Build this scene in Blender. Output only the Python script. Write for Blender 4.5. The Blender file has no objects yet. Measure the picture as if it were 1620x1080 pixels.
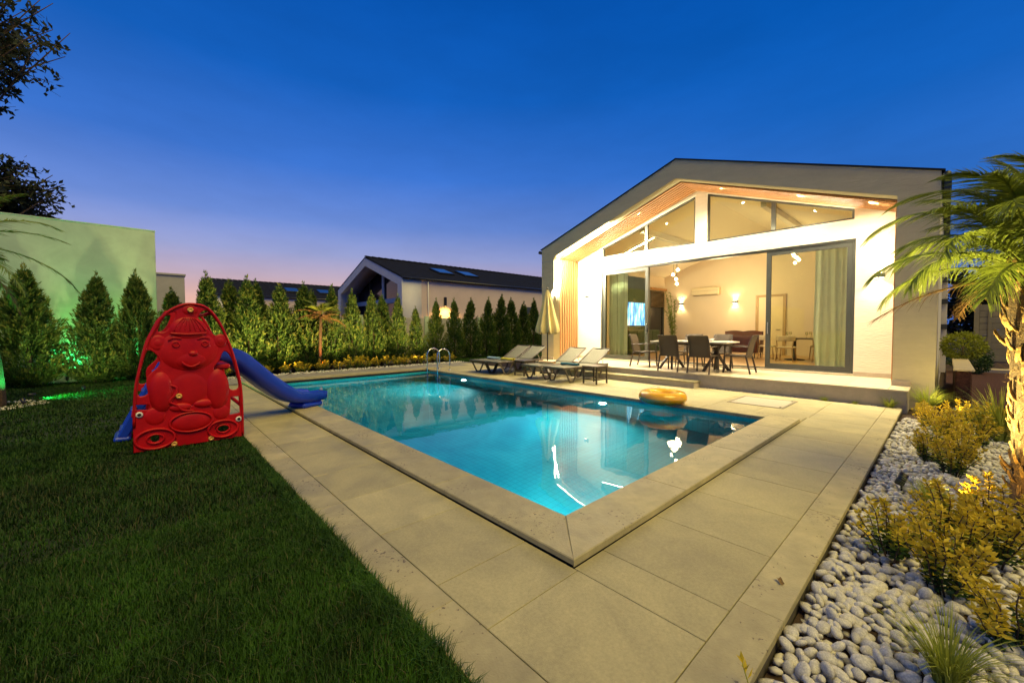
import bpy, bmesh, math, random
import numpy as np
from mathutils import Vector, Matrix
rnd = random.Random(7)
nrs = np.random.RandomState(11)
S = bpy.context.scene
COL = S.collection
rad = math.radians

# ------------------------------------------------------------------ camera
cam_d = bpy.data.cameras.new('camera'); cam = bpy.data.objects.new('camera', cam_d); COL.objects.link(cam)
S.camera = cam
yaw, pitch, roll = rad(47.44510479), rad(-1.9033674), rad(-0.18273202)
fw = Vector((math.cos(yaw)*math.cos(pitch), math.sin(yaw)*math.cos(pitch), math.sin(pitch)))
rt = Vector((math.sin(yaw), -math.cos(yaw), 0)); up = rt.cross(fw)
rt, up = (math.cos(roll)*rt+math.sin(roll)*up), (-math.sin(roll)*rt+math.cos(roll)*up)
cam.matrix_world = Matrix(((rt.x, up.x, -fw.x, -1.84), (rt.y, up.y, -fw.y, -1.47), (rt.z, up.z, -fw.z, 1.42), (0, 0, 0, 1)))
cam_d.sensor_width = 36; cam_d.lens = 633.19/1620*36; cam_d.clip_end = 600; cam_d.clip_start = 0.05

# ------------------------------------------------------------------ sky, fill sun, exposure
W = bpy.data.worlds.new('World'); S.world = W; W.use_nodes = True
nt = W.node_tree; nt.nodes.clear()
def N(tree, typ, **kw):
    n = tree.nodes.new(typ)
    for k, v in kw.items():
        if hasattr(n, k): setattr(n, k, v)
    return n
def ramp(n, stops, interp='LINEAR'):
    cr = n.color_ramp; cr.interpolation = interp
    while len(cr.elements) > 1: cr.elements.remove(cr.elements[-1])
    cr.elements[0].position = stops[0][0]; cr.elements[0].color = (*stops[0][1], 1)
    for p, c in stops[1:]:
        e = cr.elements.new(p); e.color = (*c, 1)
def sky_nodes():
    L = nt.links.new
    out = N(nt, 'ShaderNodeOutputWorld'); bg = N(nt, 'ShaderNodeBackground'); L(bg.outputs[0], out.inputs[0])
    tc = N(nt, 'ShaderNodeTexCoord'); sx = N(nt, 'ShaderNodeSeparateXYZ'); L(tc.outputs['Generated'], sx.inputs[0])
    a = N(nt, 'ShaderNodeMath', operation='ARCSINE'); L(sx.outputs[2], a.inputs[0])
    e = N(nt, 'ShaderNodeMath', operation='DIVIDE'); L(a.outputs[0], e.inputs[0]); e.inputs[1].default_value = math.pi/2
    base = N(nt, 'ShaderNodeValToRGB'); L(e.outputs[0], base.inputs[0])
    ramp(base, [(0, (.065, .155, .50)), (.08, (.055, .165, .54)), (.16, (.028, .152, .55)), (.26, (.007, .122, .52)), (.36, (.002, .098, .46)), (.46, (.001, .078, .40)), (1, (.001, .034, .20))])
    glow = N(nt, 'ShaderNodeValToRGB'); L(e.outputs[0], glow.inputs[0])
    ramp(glow, [(0, (.95, .48, .34)), (.04, (.82, .48, .40)), (.07, (.55, .42, .52)), (.105, (.33, .37, .66)), (.15, (.15, .265, .68)), (.22, (.048, .18, .64)), (.32, (.008, .118, .52)), (.46, (.001, .080, .41)), (1, (.001, .034, .20))])
    # how near a direction lies to the place where the sun went down
    d = N(nt, 'ShaderNodeVectorMath', operation='DOT_PRODUCT'); L(tc.outputs['Generated'], d.inputs[0])
    az = rad(84); d.inputs[1].default_value = (math.cos(az), math.sin(az), 0)
    m = N(nt, 'ShaderNodeMapRange'); m.interpolation_type = 'SMOOTHSTEP'
    L(d.outputs['Value'], m.inputs[0]); m.inputs[1].default_value = .15; m.inputs[2].default_value = 1.0
    mix = N(nt, 'ShaderNodeMix', data_type='RGBA'); L(m.outputs[0], mix.inputs[0]); L(base.outputs[0], mix.inputs[6]); L(glow.outputs[0], mix.inputs[7])
    # thin uneven haze, hardly there
    n = N(nt, 'ShaderNodeTexNoise'); n.inputs['Scale'].default_value = 2.6; n.inputs['Detail'].default_value = 6; n.inputs['Roughness'].default_value = .62
    mp = N(nt, 'ShaderNodeMapping'); mp.inputs['Scale'].default_value = (1, 1, 3.2); L(tc.outputs['Generated'], mp.inputs[0]); L(mp.outputs[0], n.inputs['Vector'])
    mr = N(nt, 'ShaderNodeMapRange'); L(n.outputs[0], mr.inputs[0]); mr.inputs[1].default_value = .35; mr.inputs[2].default_value = .75; mr.inputs[3].default_value = .93; mr.inputs[4].default_value = 1.10
    sc = N(nt, 'ShaderNodeVectorMath', operation='SCALE'); L(mix.outputs[2], sc.inputs[0]); L(mr.outputs[0], sc.inputs['Scale'])
    L(sc.outputs[0], bg.inputs[0]); bg.inputs[1].default_value = SKY
SKY = 1.0
sky_nodes()
def lamp(name, typ, loc, energy, color, parent=None, target=None, **kw):
    d = bpy.data.lights.new(name, typ); d.energy = energy; d.color = color
    for k, v in kw.items(): setattr(d, k, v)
    o = bpy.data.objects.new(name, d); COL.objects.link(o); o.location = loc
    if target is not None: o.rotation_euler = (Vector(target)-Vector(loc)).to_track_quat('-Z', 'Y').to_euler()
    if parent: o.parent = parent
    return o
SUN = 2.9
sun = lamp('sun', 'SUN', (4, -12, 18), SUN, (1.0, .77, .17), target=(4+.07*10, -12+.50*10, 18-8.2), angle=rad(40))  # soft warm fill added after sundown, standing in for unseen lamps
V = S.view_settings; V.view_transform = 'Standard'; V.look = 'None'; V.gamma = 1; V.exposure = 0; V.use_curve_mapping = False
S.cycles.use_denoising = True
S.cycles.sample_clamp_indirect = 6
S.cycles.caustics_refractive = False; S.cycles.caustics_reflective = False
S.cycles.max_bounces = 10; S.cycles.transparent_max_bounces = 16

# ------------------------------------------------------------------ materials
def mat(name, col, rough=.6, var=.0, scale=8., bump=0., bscale=60., metal=0., spec=.5, col2=None, emit=None, estr=0., detail=4., stretch=None, trans=0., stain=0.):
    m = bpy.data.materials.new(name); m.use_nodes = True
    t = m.node_tree; L = t.links.new; b = t.nodes['Principled BSDF']
    b.inputs['Base Color'].default_value = (*col, 1); b.inputs['Roughness'].default_value = rough
    b.inputs['Metallic'].default_value = metal; b.inputs['Specular IOR Level'].default_value = spec
    if emit: b.inputs['Emission Color'].default_value = (*emit, 1); b.inputs['Emission Strength'].default_value = estr
    if trans: b.inputs['Transmission Weight'].default_value = trans
    tc = N(t, 'ShaderNodeTexCoord'); src = tc.outputs['Object']
    if stretch:
        mp = N(t, 'ShaderNodeMapping'); mp.inputs['Scale'].default_value = stretch; L(src, mp.inputs[0]); src = mp.outputs[0]
    if var or col2:
        n = N(t, 'ShaderNodeTexNoise'); n.inputs['Scale'].default_value = scale; n.inputs['Detail'].default_value = detail; n.inputs['Roughness'].default_value = .65
        L(src, n.inputs['Vector'])
        r = N(t, 'ShaderNodeValToRGB'); L(n.outputs[0], r.inputs[0])
        c2 = col2 or tuple(min(1, c*(1+var)) for c in col); c1 = col if col2 else tuple(c*(1-var) for c in col)
        ramp(r, [(.3, c1), (.7, c2)])
        # every object a little different
        oi = N(t, 'ShaderNodeObjectInfo'); mr = N(t, 'ShaderNodeMapRange'); L(oi.outputs['Random'], mr.inputs[0])
        mr.inputs[3].default_value = 1-max(.35*max(var, .12), stain*.45); mr.inputs[4].default_value = 1+max(.35*max(var, .12), stain*.45)
        hs = N(t, 'ShaderNodeHueSaturation'); L(r.outputs[0], hs.inputs['Color']); L(mr.outputs[0], hs.inputs['Value'])
        res = hs.outputs[0]
        if stain:                        # large faint water marks and wear
            geo = N(t, 'ShaderNodeNewGeometry'); n4 = N(t, 'ShaderNodeTexNoise'); n4.inputs['Scale'].default_value = 1.7; n4.inputs['Detail'].default_value = 7; n4.inputs['Roughness'].default_value = .68; n4.inputs['Distortion'].default_value = .6
            L(geo.outputs['Position'], n4.inputs['Vector']); m4 = N(t, 'ShaderNodeMapRange'); L(n4.outputs[0], m4.inputs[0]); m4.inputs[1].default_value = .36; m4.inputs[2].default_value = .64; m4.inputs[3].default_value = 1-stain; m4.inputs[4].default_value = 1+stain*.6
            h4 = N(t, 'ShaderNodeHueSaturation'); L(res, h4.inputs['Color']); L(m4.outputs[0], h4.inputs['Value']); res = h4.outputs[0]
            r4 = N(t, 'ShaderNodeMapRange'); L(n4.outputs[0], r4.inputs[0]); r4.inputs[1].default_value = .3; r4.inputs[2].default_value = .7; r4.inputs[3].default_value = rough-.14; r4.inputs[4].default_value = min(1, rough+.1); L(r4.outputs[0], b.inputs['Roughness'])
        L(res, b.inputs['Base Color'])
    if bump:
        n2 = N(t, 'ShaderNodeTexNoise'); n2.inputs['Scale'].default_value = bscale; n2.inputs['Detail'].default_value = 5
        L(src, n2.inputs['Vector'])
        bp = N(t, 'ShaderNodeBump'); bp.inputs['Strength'].default_value = bump; bp.inputs['Distance'].default_value = .01
        L(n2.outputs[0], bp.inputs['Height']); L(bp.outputs[0], b.inputs['Normal'])
    return m
def leafmat(name, col, var=.35, rough=.55, trans=.25, scale=3.):
    m = mat(name, col, rough, var, scale, spec=.3)
    t = m.node_tree; L = t.links.new; b = t.nodes['Principled BSDF']
    src = b.inputs['Base Color'].links[0].from_socket
    tr = N(t, 'ShaderNodeBsdfTranslucent'); L(src, tr.inputs[0])
    mx = N(t, 'ShaderNodeMixShader'); mx.inputs[0].default_value = trans
    L(b.outputs[0], mx.inputs[1]); L(tr.outputs[0], mx.inputs[2])
    L(mx.outputs[0], t.nodes['Material Output'].inputs[0])
    return m
def speckle(m, col, scale=38., lo=.60, hi=.66, stretch=(1, 1, 1), depth=.6):
    """small dark pits as travertine has: a colour mask and a dip"""
    t = m.node_tree; L = t.links.new; b = t.nodes['Principled BSDF']
    tc = N(t, 'ShaderNodeTexCoord'); mp = N(t, 'ShaderNodeMapping'); mp.inputs['Scale'].default_value = stretch
    L(tc.outputs['Object'], mp.inputs[0])
    n = N(t, 'ShaderNodeTexNoise'); n.inputs['Scale'].default_value = scale; n.inputs['Detail'].default_value = 3; L(mp.outputs[0], n.inputs['Vector'])
    n3 = N(t, 'ShaderNodeTexNoise'); n3.inputs['Scale'].default_value = 2.2; L(mp.outputs[0], n3.inputs['Vector'])
    mm = N(t, 'ShaderNodeMath', operation='MULTIPLY'); L(n.outputs[0], mm.inputs[0]); 
    r3 = N(t, 'ShaderNodeMapRange'); L(n3.outputs[0], r3.inputs[0]); r3.inputs[1].default_value = .4; r3.inputs[2].default_value = .7; r3.inputs[3].default_value = .8; r3.inputs[4].default_value = 1.05
    L(r3.outputs[0], mm.inputs[1])
    r = N(t, 'ShaderNodeMapRange'); L(mm.outputs[0], r.inputs[0]); r.inputs[1].default_value = lo; r.inputs[2].default_value = hi
    src = b.inputs['Base Color'].links[0].from_socket
    mx = N(t, 'ShaderNodeMix', data_type='RGBA'); L(r.outputs[0], mx.inputs[0]); L(src, mx.inputs[6]); mx.inputs[7].default_value = (*col, 1)
    L(mx.outputs[2], b.inputs['Base Color'])
    return m
M = {}
M['plaster'] = mat('white_textured_plaster', (.74, .67, .50), .85, .06, 1.5, 1.0, 9., stretch=(3, 1, 4.5), detail=6)
M['plaster_f'] = mat('taupe_textured_plaster', (.58, .51, .30), .85, .06, 1.5, 1.0, 9., stretch=(3, 1, 4.5), detail=6, stain=.05)
M['plaster_in'] = mat('interior_paint', (.66, .55, .40), .8, .03, 1., .15, 90)
M['ceiling'] = mat('ceiling_paint', (.74, .66, .50), .85, .03, 1.)
M['frame'] = mat('dark_olive_metal', (.045, .047, .034), .42, .12, 5., .1, 120, spec=.6)
M['wood'] = mat('warm_wood', (.42, .20, .065), .5, .3, 3., .3, 30, stretch=(14, 14, 1.0))
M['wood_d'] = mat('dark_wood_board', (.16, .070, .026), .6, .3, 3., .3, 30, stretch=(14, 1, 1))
M['door'] = mat('cream_door', (.74, .60, .38), .5, .06, 2.)
M['roof'] = mat('dark_roof_tiles', (.009, .009, .010), .75, .4, 6., .6, 16, spec=.25)
M['fascia'] = mat('pale_fascia', (.62, .60, .58), .7, .06, 2.)
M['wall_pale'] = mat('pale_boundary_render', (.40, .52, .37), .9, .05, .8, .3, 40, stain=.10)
M['wall_grey'] = mat('grey_boundary_render', (.42, .40, .36), .9, .12, 1.2, .4, 40)
M['pink_wall'] = mat('neighbour_render', (.66, .52, .45), .9, .06, 1., .3, 40)
M['tile'] = mat('porcelain_paving', (.425, .372, .195), .62, .13, 55., .45, 200, detail=8, stain=.20)
M['trav'] = speckle(mat('travertine', (.41, .355, .185), .55, .16, 6., .25, 90, stretch=(1, 1, 1), detail=7, stain=.20), (.13, .095, .055), 42., .585, .65)
M['terr'] = mat('beige_wood_look_tile', (.56, .46, .30), .45, .12, 3., .12, 60, stretch=(9, 1.0, 1), detail=6)
M['riser'] = mat('stone_riser', (.44, .37, .26), .7, .12, 5., .3, 70)
M['joint'] = mat('dark_joint', (.07, .06, .05), .9, .3, 20)
M['coping_shade'] = mat('coping_shade_base', (.05, .045, .045), .8, .3, 12)  # dark base; shade under the coping is put into its colour
M['soil'] = mat('dark_soil', (.045, .026, .016), .95, .5, 12., 1., 50)
M['mulch'] = mat('red_brown_mulch', (.075, .026, .014), .95, .6, 24., 1., 80)
M['lawn'] = mat('lawn_earth', (.016, .028, .007), .95, .4, 7., .8, 90)
M['grass'] = leafmat('grass_blade', (.032, .088, .006), .65, .6, .3, 2.2)
M['grass_dry'] = leafmat('dry_grass_blade', (.085, .085, .03), .3, .6, .2, 4.)
M['pebble'] = mat('white_pebble', (.57, .54, .45), .5, .30, 5., .12, 40, detail=3)
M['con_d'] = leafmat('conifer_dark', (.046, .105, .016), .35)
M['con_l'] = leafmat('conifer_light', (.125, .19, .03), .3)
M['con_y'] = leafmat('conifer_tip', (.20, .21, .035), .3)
M['bark'] = mat('bark', (.085, .055, .035), .9, .4, 12., 1., 40)
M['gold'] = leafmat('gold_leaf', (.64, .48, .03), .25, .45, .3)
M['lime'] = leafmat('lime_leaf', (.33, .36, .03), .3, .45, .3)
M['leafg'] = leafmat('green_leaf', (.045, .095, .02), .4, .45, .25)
M['tuft'] = leafmat('tuft_blade', (.34, .38, .05), .35, .5, .3)
M['palm'] = leafmat('palm_leaflet', (.19, .235, .032), .35, .45, .3)
M['palm_dry'] = leafmat('dry_palm_leaflet', (.17, .095, .035), .35, .6, .2)
M['stub'] = mat('palm_leaf_base', (.24, .145, .042), .85, .65, 26., 1., 70)
M['fibre'] = mat('palm_trunk_fibre', (.07, .042, .018), .95, .5, 30., 1., 70)
M['treeleaf'] = leafmat('tree_leaf', (.035, .045, .02), .3)
M['red'] = mat('red_plastic', (.46, .003, .003), .46, .12, 5., .10, 60, spec=.3, stain=.14)
M['blue'] = mat('blue_plastic', (.010, .045, .52), .33, .05, 3., .06, 25)
M['bolt'] = mat('yellow_bolt_cap', (.72, .40, .08), .4, .05, 3)
M['ringm'] = mat('white_bolt_ring', (.7, .66, .58), .4, .05, 3)
M['dark'] = mat('dark_hole', (.02, .018, .016), .8, .05, 3)
M['steel'] = mat('polished_steel', (.78, .78, .76), .12, .04, 3., metal=1.)
M['steel_b'] = mat('brushed_steel', (.45, .44, .40), .4, .1, 20., metal=1.)
M['lframe'] = mat('taupe_resin', (.085, .065, .045), .45, .1, 5.)
M['sling'] = mat('taupe_sling_mesh', (.16, .155, .10), .75, .07, 120., .5, 420)
M['csling'] = mat('brown_chair_mesh', (.085, .062, .036), .75, .12, 120., .5, 420)
M['cframe'] = mat('brown_chair_metal', (.060, .042, .026), .45, .1, 5.)
M['ttop'] = mat('pale_stone_table_top', (.50, .45, .34), .4, .1, 5.)
M['tw_blue'] = mat('pale_blue_towel', (.32, .48, .55), .95, .12, 12., 1., 200)
M['tw_yel'] = mat('yellow_towel', (.72, .60, .06), .95, .1, 12., 1., 200)
M['tw_pea'] = mat('peach_towel', (.74, .50, .26), .95, .1, 12., 1., 200)
M['tw_teal'] = mat('teal_towel', (.025, .13, .16), .95, .15, 12., 1., 200)
M['canvas'] = mat('cream_canvas', (.70, .58, .25), .85, .06, 4., .25, 200)
M['pole'] = mat('dark_pole', (.045, .03, .02), .5, .1, 5.)
M['porc'] = mat('white_porcelain', (.8, .78, .72), .25, .03, 3.)
M['curtain'] = leafmat('pale_green_sheer', (.74, .88, .80), .06, .9, .62)
M['black'] = mat('black_plastic', (.015, .015, .015), .35, .1, 3.)
M['cab'] = mat('dark_green_cabinet', (.030, .052, .022), .35, .15, 2.)
M['leather'] = mat('brown_leather', (.085, .022, .012), .4, .2, 6., .3, 60)
M['oak'] = mat('light_oak', (.42, .28, .12), .5, .15, 4., stretch=(6, 6, 1))
M['cream'] = mat('cream_fabric', (.66, .58, .40), .9, .06, 20., .4, 200)
M['bamboo'] = leafmat('bamboo_leaf', (.16, .22, .03), .3)
M['floor_in'] = mat('oak_floor', (.42, .26, .11), .35, .2, 3., stretch=(10, 1, 1))
M['acw'] = mat('white_unit', (.66, .56, .36), .4, .03, 3.)
M['gate'] = mat('beige_painted_board', (.36, .30, .15), .6, .12, 4., .2, 60)
M['hframe'] = mat('weathered_metal_frame', (.15, .13, .085), .5, .15, 9., spec=.5)
M['kerb'] = mat('pale_kerb', (.55, .46, .30), .7, .1, 5., .3, 60)
M['asph'] = mat('grey_walk', (.27, .25, .225), .85, .15, 18., .4, 120)
M['hatch'] = mat('hatch_infill', (.43, .385, .29), .6, .08, 40., .2, 200)
def emit(name, col, s):
    return mat(name, col, .5, emit=col, estr=s)
M['led'] = emit('led_strip', (1, .86, .55), 34)
M['bulb'] = emit('warm_bulb', (1, .80, .45), 30)
M['lens'] = emit('lamp_lens', (1, .84, .52), 22)
M['lens_g'] = emit('green_lens', (.05, 1, .2), 3)
M['lens_r'] = emit('red_lens', (1, .18, .08), 3)
M['lens_y'] = emit('amber_lens', (1, .66, .18), 5)
M['lens_p'] = emit('pool_lens', (.75, .95, 1), 30)
def screen_mat():
    m = mat('tv_picture', (.02, .1, .2), .3); t = m.node_tree; L = t.links.new; b = t.nodes['Principled BSDF']
    tc = N(t, 'ShaderNodeTexCoord'); mp = N(t, 'ShaderNodeMapping'); mp.inputs['Scale'].default_value = (5, 1, 1.2); L(tc.outputs['Object'], mp.inputs[0])
    n = N(t, 'ShaderNodeTexNoise'); n.inputs['Scale'].default_value = 1.3; n.inputs['Detail'].default_value = 3; L(mp.outputs[0], n.inputs['Vector'])
    r = N(t, 'ShaderNodeValToRGB'); L(n.outputs[0], r.inputs[0])
    ramp(r, [(.32, (.01, .05, .12)), (.44, (.05, .25, .75)), (.55, (.25, .6, .95)), (.66, (.85, .92, 1))])
    L(r.outputs[0], b.inputs['Emission Color']); b.inputs['Emission Strength'].default_value = 2.6
    return m
M['tv'] = screen_mat()
def glass_mat(name, tint, ior=1.45, refl=1.):
    """pane: clear sheet plus mirror share by Fresnel; lets lamp light through"""
    m = bpy.data.materials.new(name); m.use_nodes = True; t = m.node_tree; t.nodes.clear(); L = t.links.new
    o = N(t, 'ShaderNodeOutputMaterial'); tr = N(t, 'ShaderNodeBsdfTransparent'); tr.inputs[0].default_value = (*tint, 1)
    g = N(t, 'ShaderNodeBsdfGlossy'); g.inputs['Roughness'].default_value = .01
    fr = N(t, 'ShaderNodeFresnel'); fr.inputs[0].default_value = ior
    mm = N(t, 'ShaderNodeMath', operation='MULTIPLY'); L(fr.outputs[0], mm.inputs[0]); mm.inputs[1].default_value = refl
    mx = N(t, 'ShaderNodeMixShader'); L(mm.outputs[0], mx.inputs[0]); L(tr.outputs[0], mx.inputs[1]); L(g.outputs[0], mx.inputs[2]); L(mx.outputs[0], o.inputs[0])
    return m
M['pane'] = glass_mat('window_glass', (.90, .92, .80))
M['pane_dark'] = mat('dark_pane', (.01, .012, .016), .05, .05, 2.)
M['skylight'] = mat('skylight_pane', (.05, .09, .14), .02, .05, 2., spec=1.0, metal=.6)
def water_mat():
    m = bpy.data.materials.new('pool_water'); m.use_nodes = True; t = m.node_tree; L = t.links.new
    b = t.nodes['Principled BSDF']; b.inputs['Base Color'].default_value = (.80, .97, 1, 1); b.inputs['Roughness'].default_value = 0.0
    b.inputs['IOR'].default_value = 1.333; b.inputs['Transmission Weight'].default_value = 1
    tc = N(t, 'ShaderNodeTexCoord'); n = N(t, 'ShaderNodeTexNoise'); n.inputs['Scale'].default_value = 2.3; n.inputs['Detail'].default_value = 2
    L(tc.outputs['Object'], n.inputs['Vector']); bp = N(t, 'ShaderNodeBump'); bp.inputs['Strength'].default_value = .03; bp.inputs['Distance'].default_value = .05
    L(n.outputs[0], bp.inputs['Height']); L(bp.outputs[0], b.inputs['Normal'])
    return m
M['water'] = water_mat()
def pooltile_mat():
    m = mat('blue_mosaic', (.015, .36, .52), .3); t = m.node_tree; L = t.links.new; b = t.nodes['Principled BSDF']
    tc = N(t, 'ShaderNodeTexCoord')
    n = N(t, 'ShaderNodeTexNoise'); n.inputs['Scale'].default_value = .55; n.inputs['Detail'].default_value = 5; n.inputs['Roughness'].default_value = .6
    n.inputs['Distortion'].default_value = 1.2
    L(tc.outputs['Object'], n.inputs['Vector'])
    r = N(t, 'ShaderNodeValToRGB'); ramp(r, [(.36, (.005, .34, .42)), (.5, (.012, .43, .51)), (.60, (.03, .50, .57)), (.70, (.07, .56, .61))]); L(n.outputs[0], r.inputs[0])
    vo = N(t, 'ShaderNodeTexVoronoi'); vo.feature = 'DISTANCE_TO_EDGE'; vo.inputs['Randomness'].default_value = 0.; vo.inputs['Scale'].default_value = 11.
    L(tc.outputs['Object'], vo.inputs['Vector']); mr = N(t, 'ShaderNodeMapRange'); L(vo.outputs['Distance'], mr.inputs[0]); mr.inputs[1].default_value = .02; mr.inputs[2].default_value = .06; mr.inputs[3].default_value = .72; mr.inputs[4].default_value = 1.
    hs = N(t, 'ShaderNodeHueSaturation'); L(r.outputs[0], hs.inputs['Color']); L(mr.outputs[0], hs.inputs['Value']); L(hs.outputs[0], b.inputs['Base Color'])
    return m
M['pooltile'] = pooltile_mat()
def ring_mat():
    m = mat('orange_vinyl', (1, .50, .0), .12, .05, 3., spec=.6)
    b = m.node_tree.nodes['Principled BSDF']
    b.inputs['Transmission Weight'].default_value = .0; b.inputs['Subsurface Weight'].default_value = .5; b.inputs['Subsurface Radius'].default_value = (.1, .05, .01)
    b.inputs['Coat Weight'].default_value = .5
    return m
M['vinyl'] = ring_mat()

# ------------------------------------------------------------------ mesh helpers
def link(name, me, mats, parent=None, loc=None, smooth=False):
    o = bpy.data.objects.new(name, me); COL.objects.link(o)
    if not isinstance(mats, (list, tuple)): mats = [mats]
    if len(me.materials) == 0:
        for x in mats: me.materials.append(M[x] if isinstance(x, str) else x)
    if parent: o.parent = parent
    if loc is not None: o.location = loc
    if smooth: me.polygons.foreach_set('use_smooth', [True]*len(me.polygons))
    return o
def mesh_np(name, Vx, F, mi=None):
    """Vx (n,3), F (m,3) or (m,4) index arrays"""
    me = bpy.data.meshes.new(name); Vx = np.asarray(Vx, np.float32); F = np.asarray(F, np.int32); k = F.shape[1]
    me.vertices.add(len(Vx)); me.vertices.foreach_set('co', Vx.ravel())
    me.loops.add(F.size); me.loops.foreach_set('vertex_index', F.ravel())
    me.polygons.add(len(F)); me.polygons.foreach_set('loop_start', np.arange(0, F.size, k, dtype=np.int32))
    if mi is not None: me.polygons.foreach_set('material_index', np.asarray(mi, np.int32))
    me.update(calc_edges=True); me.validate()
    return me
_bb = {}
def bevel_box(d):
    key = tuple(round(x, 4) for x in d)
    if key not in _bb:
        bm = bmesh.new(); bmesh.ops.create_cube(bm, size=1)
        bmesh.ops.scale(bm, vec=key[:3], verts=bm.verts)
        if key[3] > 0: bmesh.ops.bevel(bm, geom=bm.edges[:], offset=key[3], segments=1, affect='EDGES')
        bm.verts.ensure_lookup_table(); _bb[key] = ([tuple(v.co) for v in bm.verts], [[v.index for v in f.verts] for f in bm.faces]); bm.free()
    return _bb[key]
class MB:
    def __init__(s): s.v = []; s.f = []; s.m = []; s.sm = []
    def add(s, vs, fs, mi=0, smooth=False):
        o = len(s.v); s.v += [tuple(p) for p in vs]; s.f += [[o+i for i in f] for f in fs]; s.m += [mi]*len(fs); s.sm += [smooth]*len(fs); return s
    def box(s, x0, x1, y0, y1, z0, z1, b=.004, mi=0):
        b = min(b, .4*min(abs(x1-x0), abs(y1-y0), abs(z1-z0)))
        vs, fs = bevel_box((abs(x1-x0), abs(y1-y0), abs(z1-z0), b)); c = ((x0+x1)/2, (y0+y1)/2, (z0+z1)/2)
        return s.add([(p[0]+c[0], p[1]+c[1], p[2]+c[2]) for p in vs], fs, mi)
    def obox(s, c, d, rot, b=.004, mi=0):
        vs, fs = bevel_box((*d, min(b, .4*min(d)))); R = rot.to_matrix() if hasattr(rot, 'to_matrix') else rot; c = Vector(c)
        return s.add([tuple(R @ Vector(p)+c) for p in vs], fs, mi)
    def bar(s, p0, p1, w, h, b=.003, mi=0, upv=(0, 0, 1)):
        p0, p1 = Vector(p0), Vector(p1); x = (p1-p0); l = x.length; x.normalize(); u = Vector(upv)
        if abs(x.dot(u)) > .98: u = Vector((1, 0, 0))
        y = u.cross(x).normalized(); z = x.cross(y)
        return s.obox((p0+p1)/2, (l, w, h), Matrix((x, y, z)).transposed(), b, mi)
    def tube(s, pts, r, n=8, closed=False, mi=0, cap=True):
        pts = [Vector(p) for p in pts]; k = len(pts); rs = r if isinstance(r, (list, tuple)) else [r]*k
        vs = []; fs = []; prev = None
        for i, p in enumerate(pts):
            a = pts[(i-1) % k] if (closed or i > 0) else p; c = pts[(i+1) % k] if (closed or i < k-1) else p
            t = (c-a).normalized()
            if prev is None:
                u = Vector((0, 0, 1)) if abs(t.z) < .9 else Vector((1, 0, 0)); u = (u-t*u.dot(t)).normalized()
            else: u = (prev-t*prev.dot(t)).normalized()
            prev = u; w = t.cross(u)
            for j in range(n):
                a_ = 2*math.pi*j/n; vs.append(p+(u*math.cos(a_)+w*math.sin(a_))*rs[i])
        for i in range(k if closed else k-1):
            for j in range(n):
                i2 = (i+1) % k; fs.append([i*n+j, i*n+(j+1) % n, i2*n+(j+1) % n, i2*n+j])
        if cap and not closed: fs.append(list(range(n))[::-1]); fs.append([(k-1)*n+j for j in range(n)])
        return s.add(vs, fs, mi, True)
    def lathe(s, prof, c=(0, 0, 0), n=24, mi=0, axis='z', cap=True):
        vs = []; fs = []
        for r, h in prof:
            for j in range(n):
                a = 2*math.pi*j/n; x, y = r*math.cos(a), r*math.sin(a)
                p = (x, y, h) if axis == 'z' else ((h, x, y) if axis == 'x' else (x, h, y))
                vs.append((p[0]+c[0], p[1]+c[1], p[2]+c[2]))
        k = len(prof)
        for i in range(k-1):
            for j in range(n): fs.append([i*n+j, i*n+(j+1) % n, (i+1)*n+(j+1) % n, (i+1)*n+j])
        if cap: fs.append(list(range(n))[::-1]); fs.append([(k-1)*n+j for j in range(n)])
        return s.add(vs, fs, mi, True)
    def sheet(s, rows, mi=0, thick=None, smooth=True):
        """grid of points rows[i][j]; thick gives it a back"""
        a = len(rows); b = len(rows[0]); P = [Vector(p) for r in rows for p in r]
        fs = [[i*b+j, i*b+j+1, (i+1)*b+j+1, (i+1)*b+j] for i in range(a-1) for j in range(b-1)]
        if not thick: return s.add(P, fs, mi, smooth)
        n = Vector(thick); Q = [p+n for p in P]; m = a*b
        fs2 = [[m+i for i in f[::-1]] for f in fs]
        edge = [j for j in range(b)]+[i*b+b-1 for i in range(1, a)]+[(a-1)*b+j for j in range(b-2, -1, -1)]+[i*b for i in range(a-2, 0, -1)]
        sd = [[edge[i], edge[i-1], m+edge[i-1], m+edge[i]] for i in range(len(edge))]
        return s.add(P+Q, fs+fs2+sd, mi, smooth)
    def ball(s, c, r, n=10, m=7, mi=0, rot=None):
        rx, ry, rz = r if isinstance(r, (tuple, list)) else (r, r, r); vs = []; fs = []
        for i in range(1, m):
            a = math.pi*i/m
            for j in range(n):
                b = 2*math.pi*j/n; vs.append(Vector((rx*math.sin(a)*math.cos(b), ry*math.sin(a)*math.sin(b), rz*math.cos(a))))
        vs += [Vector((0, 0, rz)), Vector((0, 0, -rz))]
        for i in range(m-2):
            for j in range(n): fs.append([i*n+j, (i+1)*n+j, (i+1)*n+(j+1) % n, i*n+(j+1) % n])
        T, B = len(vs)-2, len(vs)-1
        for j in range(n): fs.append([T, j, (j+1) % n]); fs.append([B, (m-2)*n+(j+1) % n, (m-2)*n+j])
        if rot is not None: vs = [rot @ v for v in vs]
        return s.add([v+Vector(c) for v in vs], fs, mi, True)
    def build(s, name, mats, parent=None, loc=None, smooth=None):
        me = bpy.data.meshes.new(name); me.from_pydata(s.v, [], s.f); me.polygons.foreach_set('material_index', s.m)
        me.polygons.foreach_set('use_smooth', s.sm if smooth is None else [smooth]*len(s.f)); me.update()
        return link(name, me, mats, parent, loc)
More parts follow.
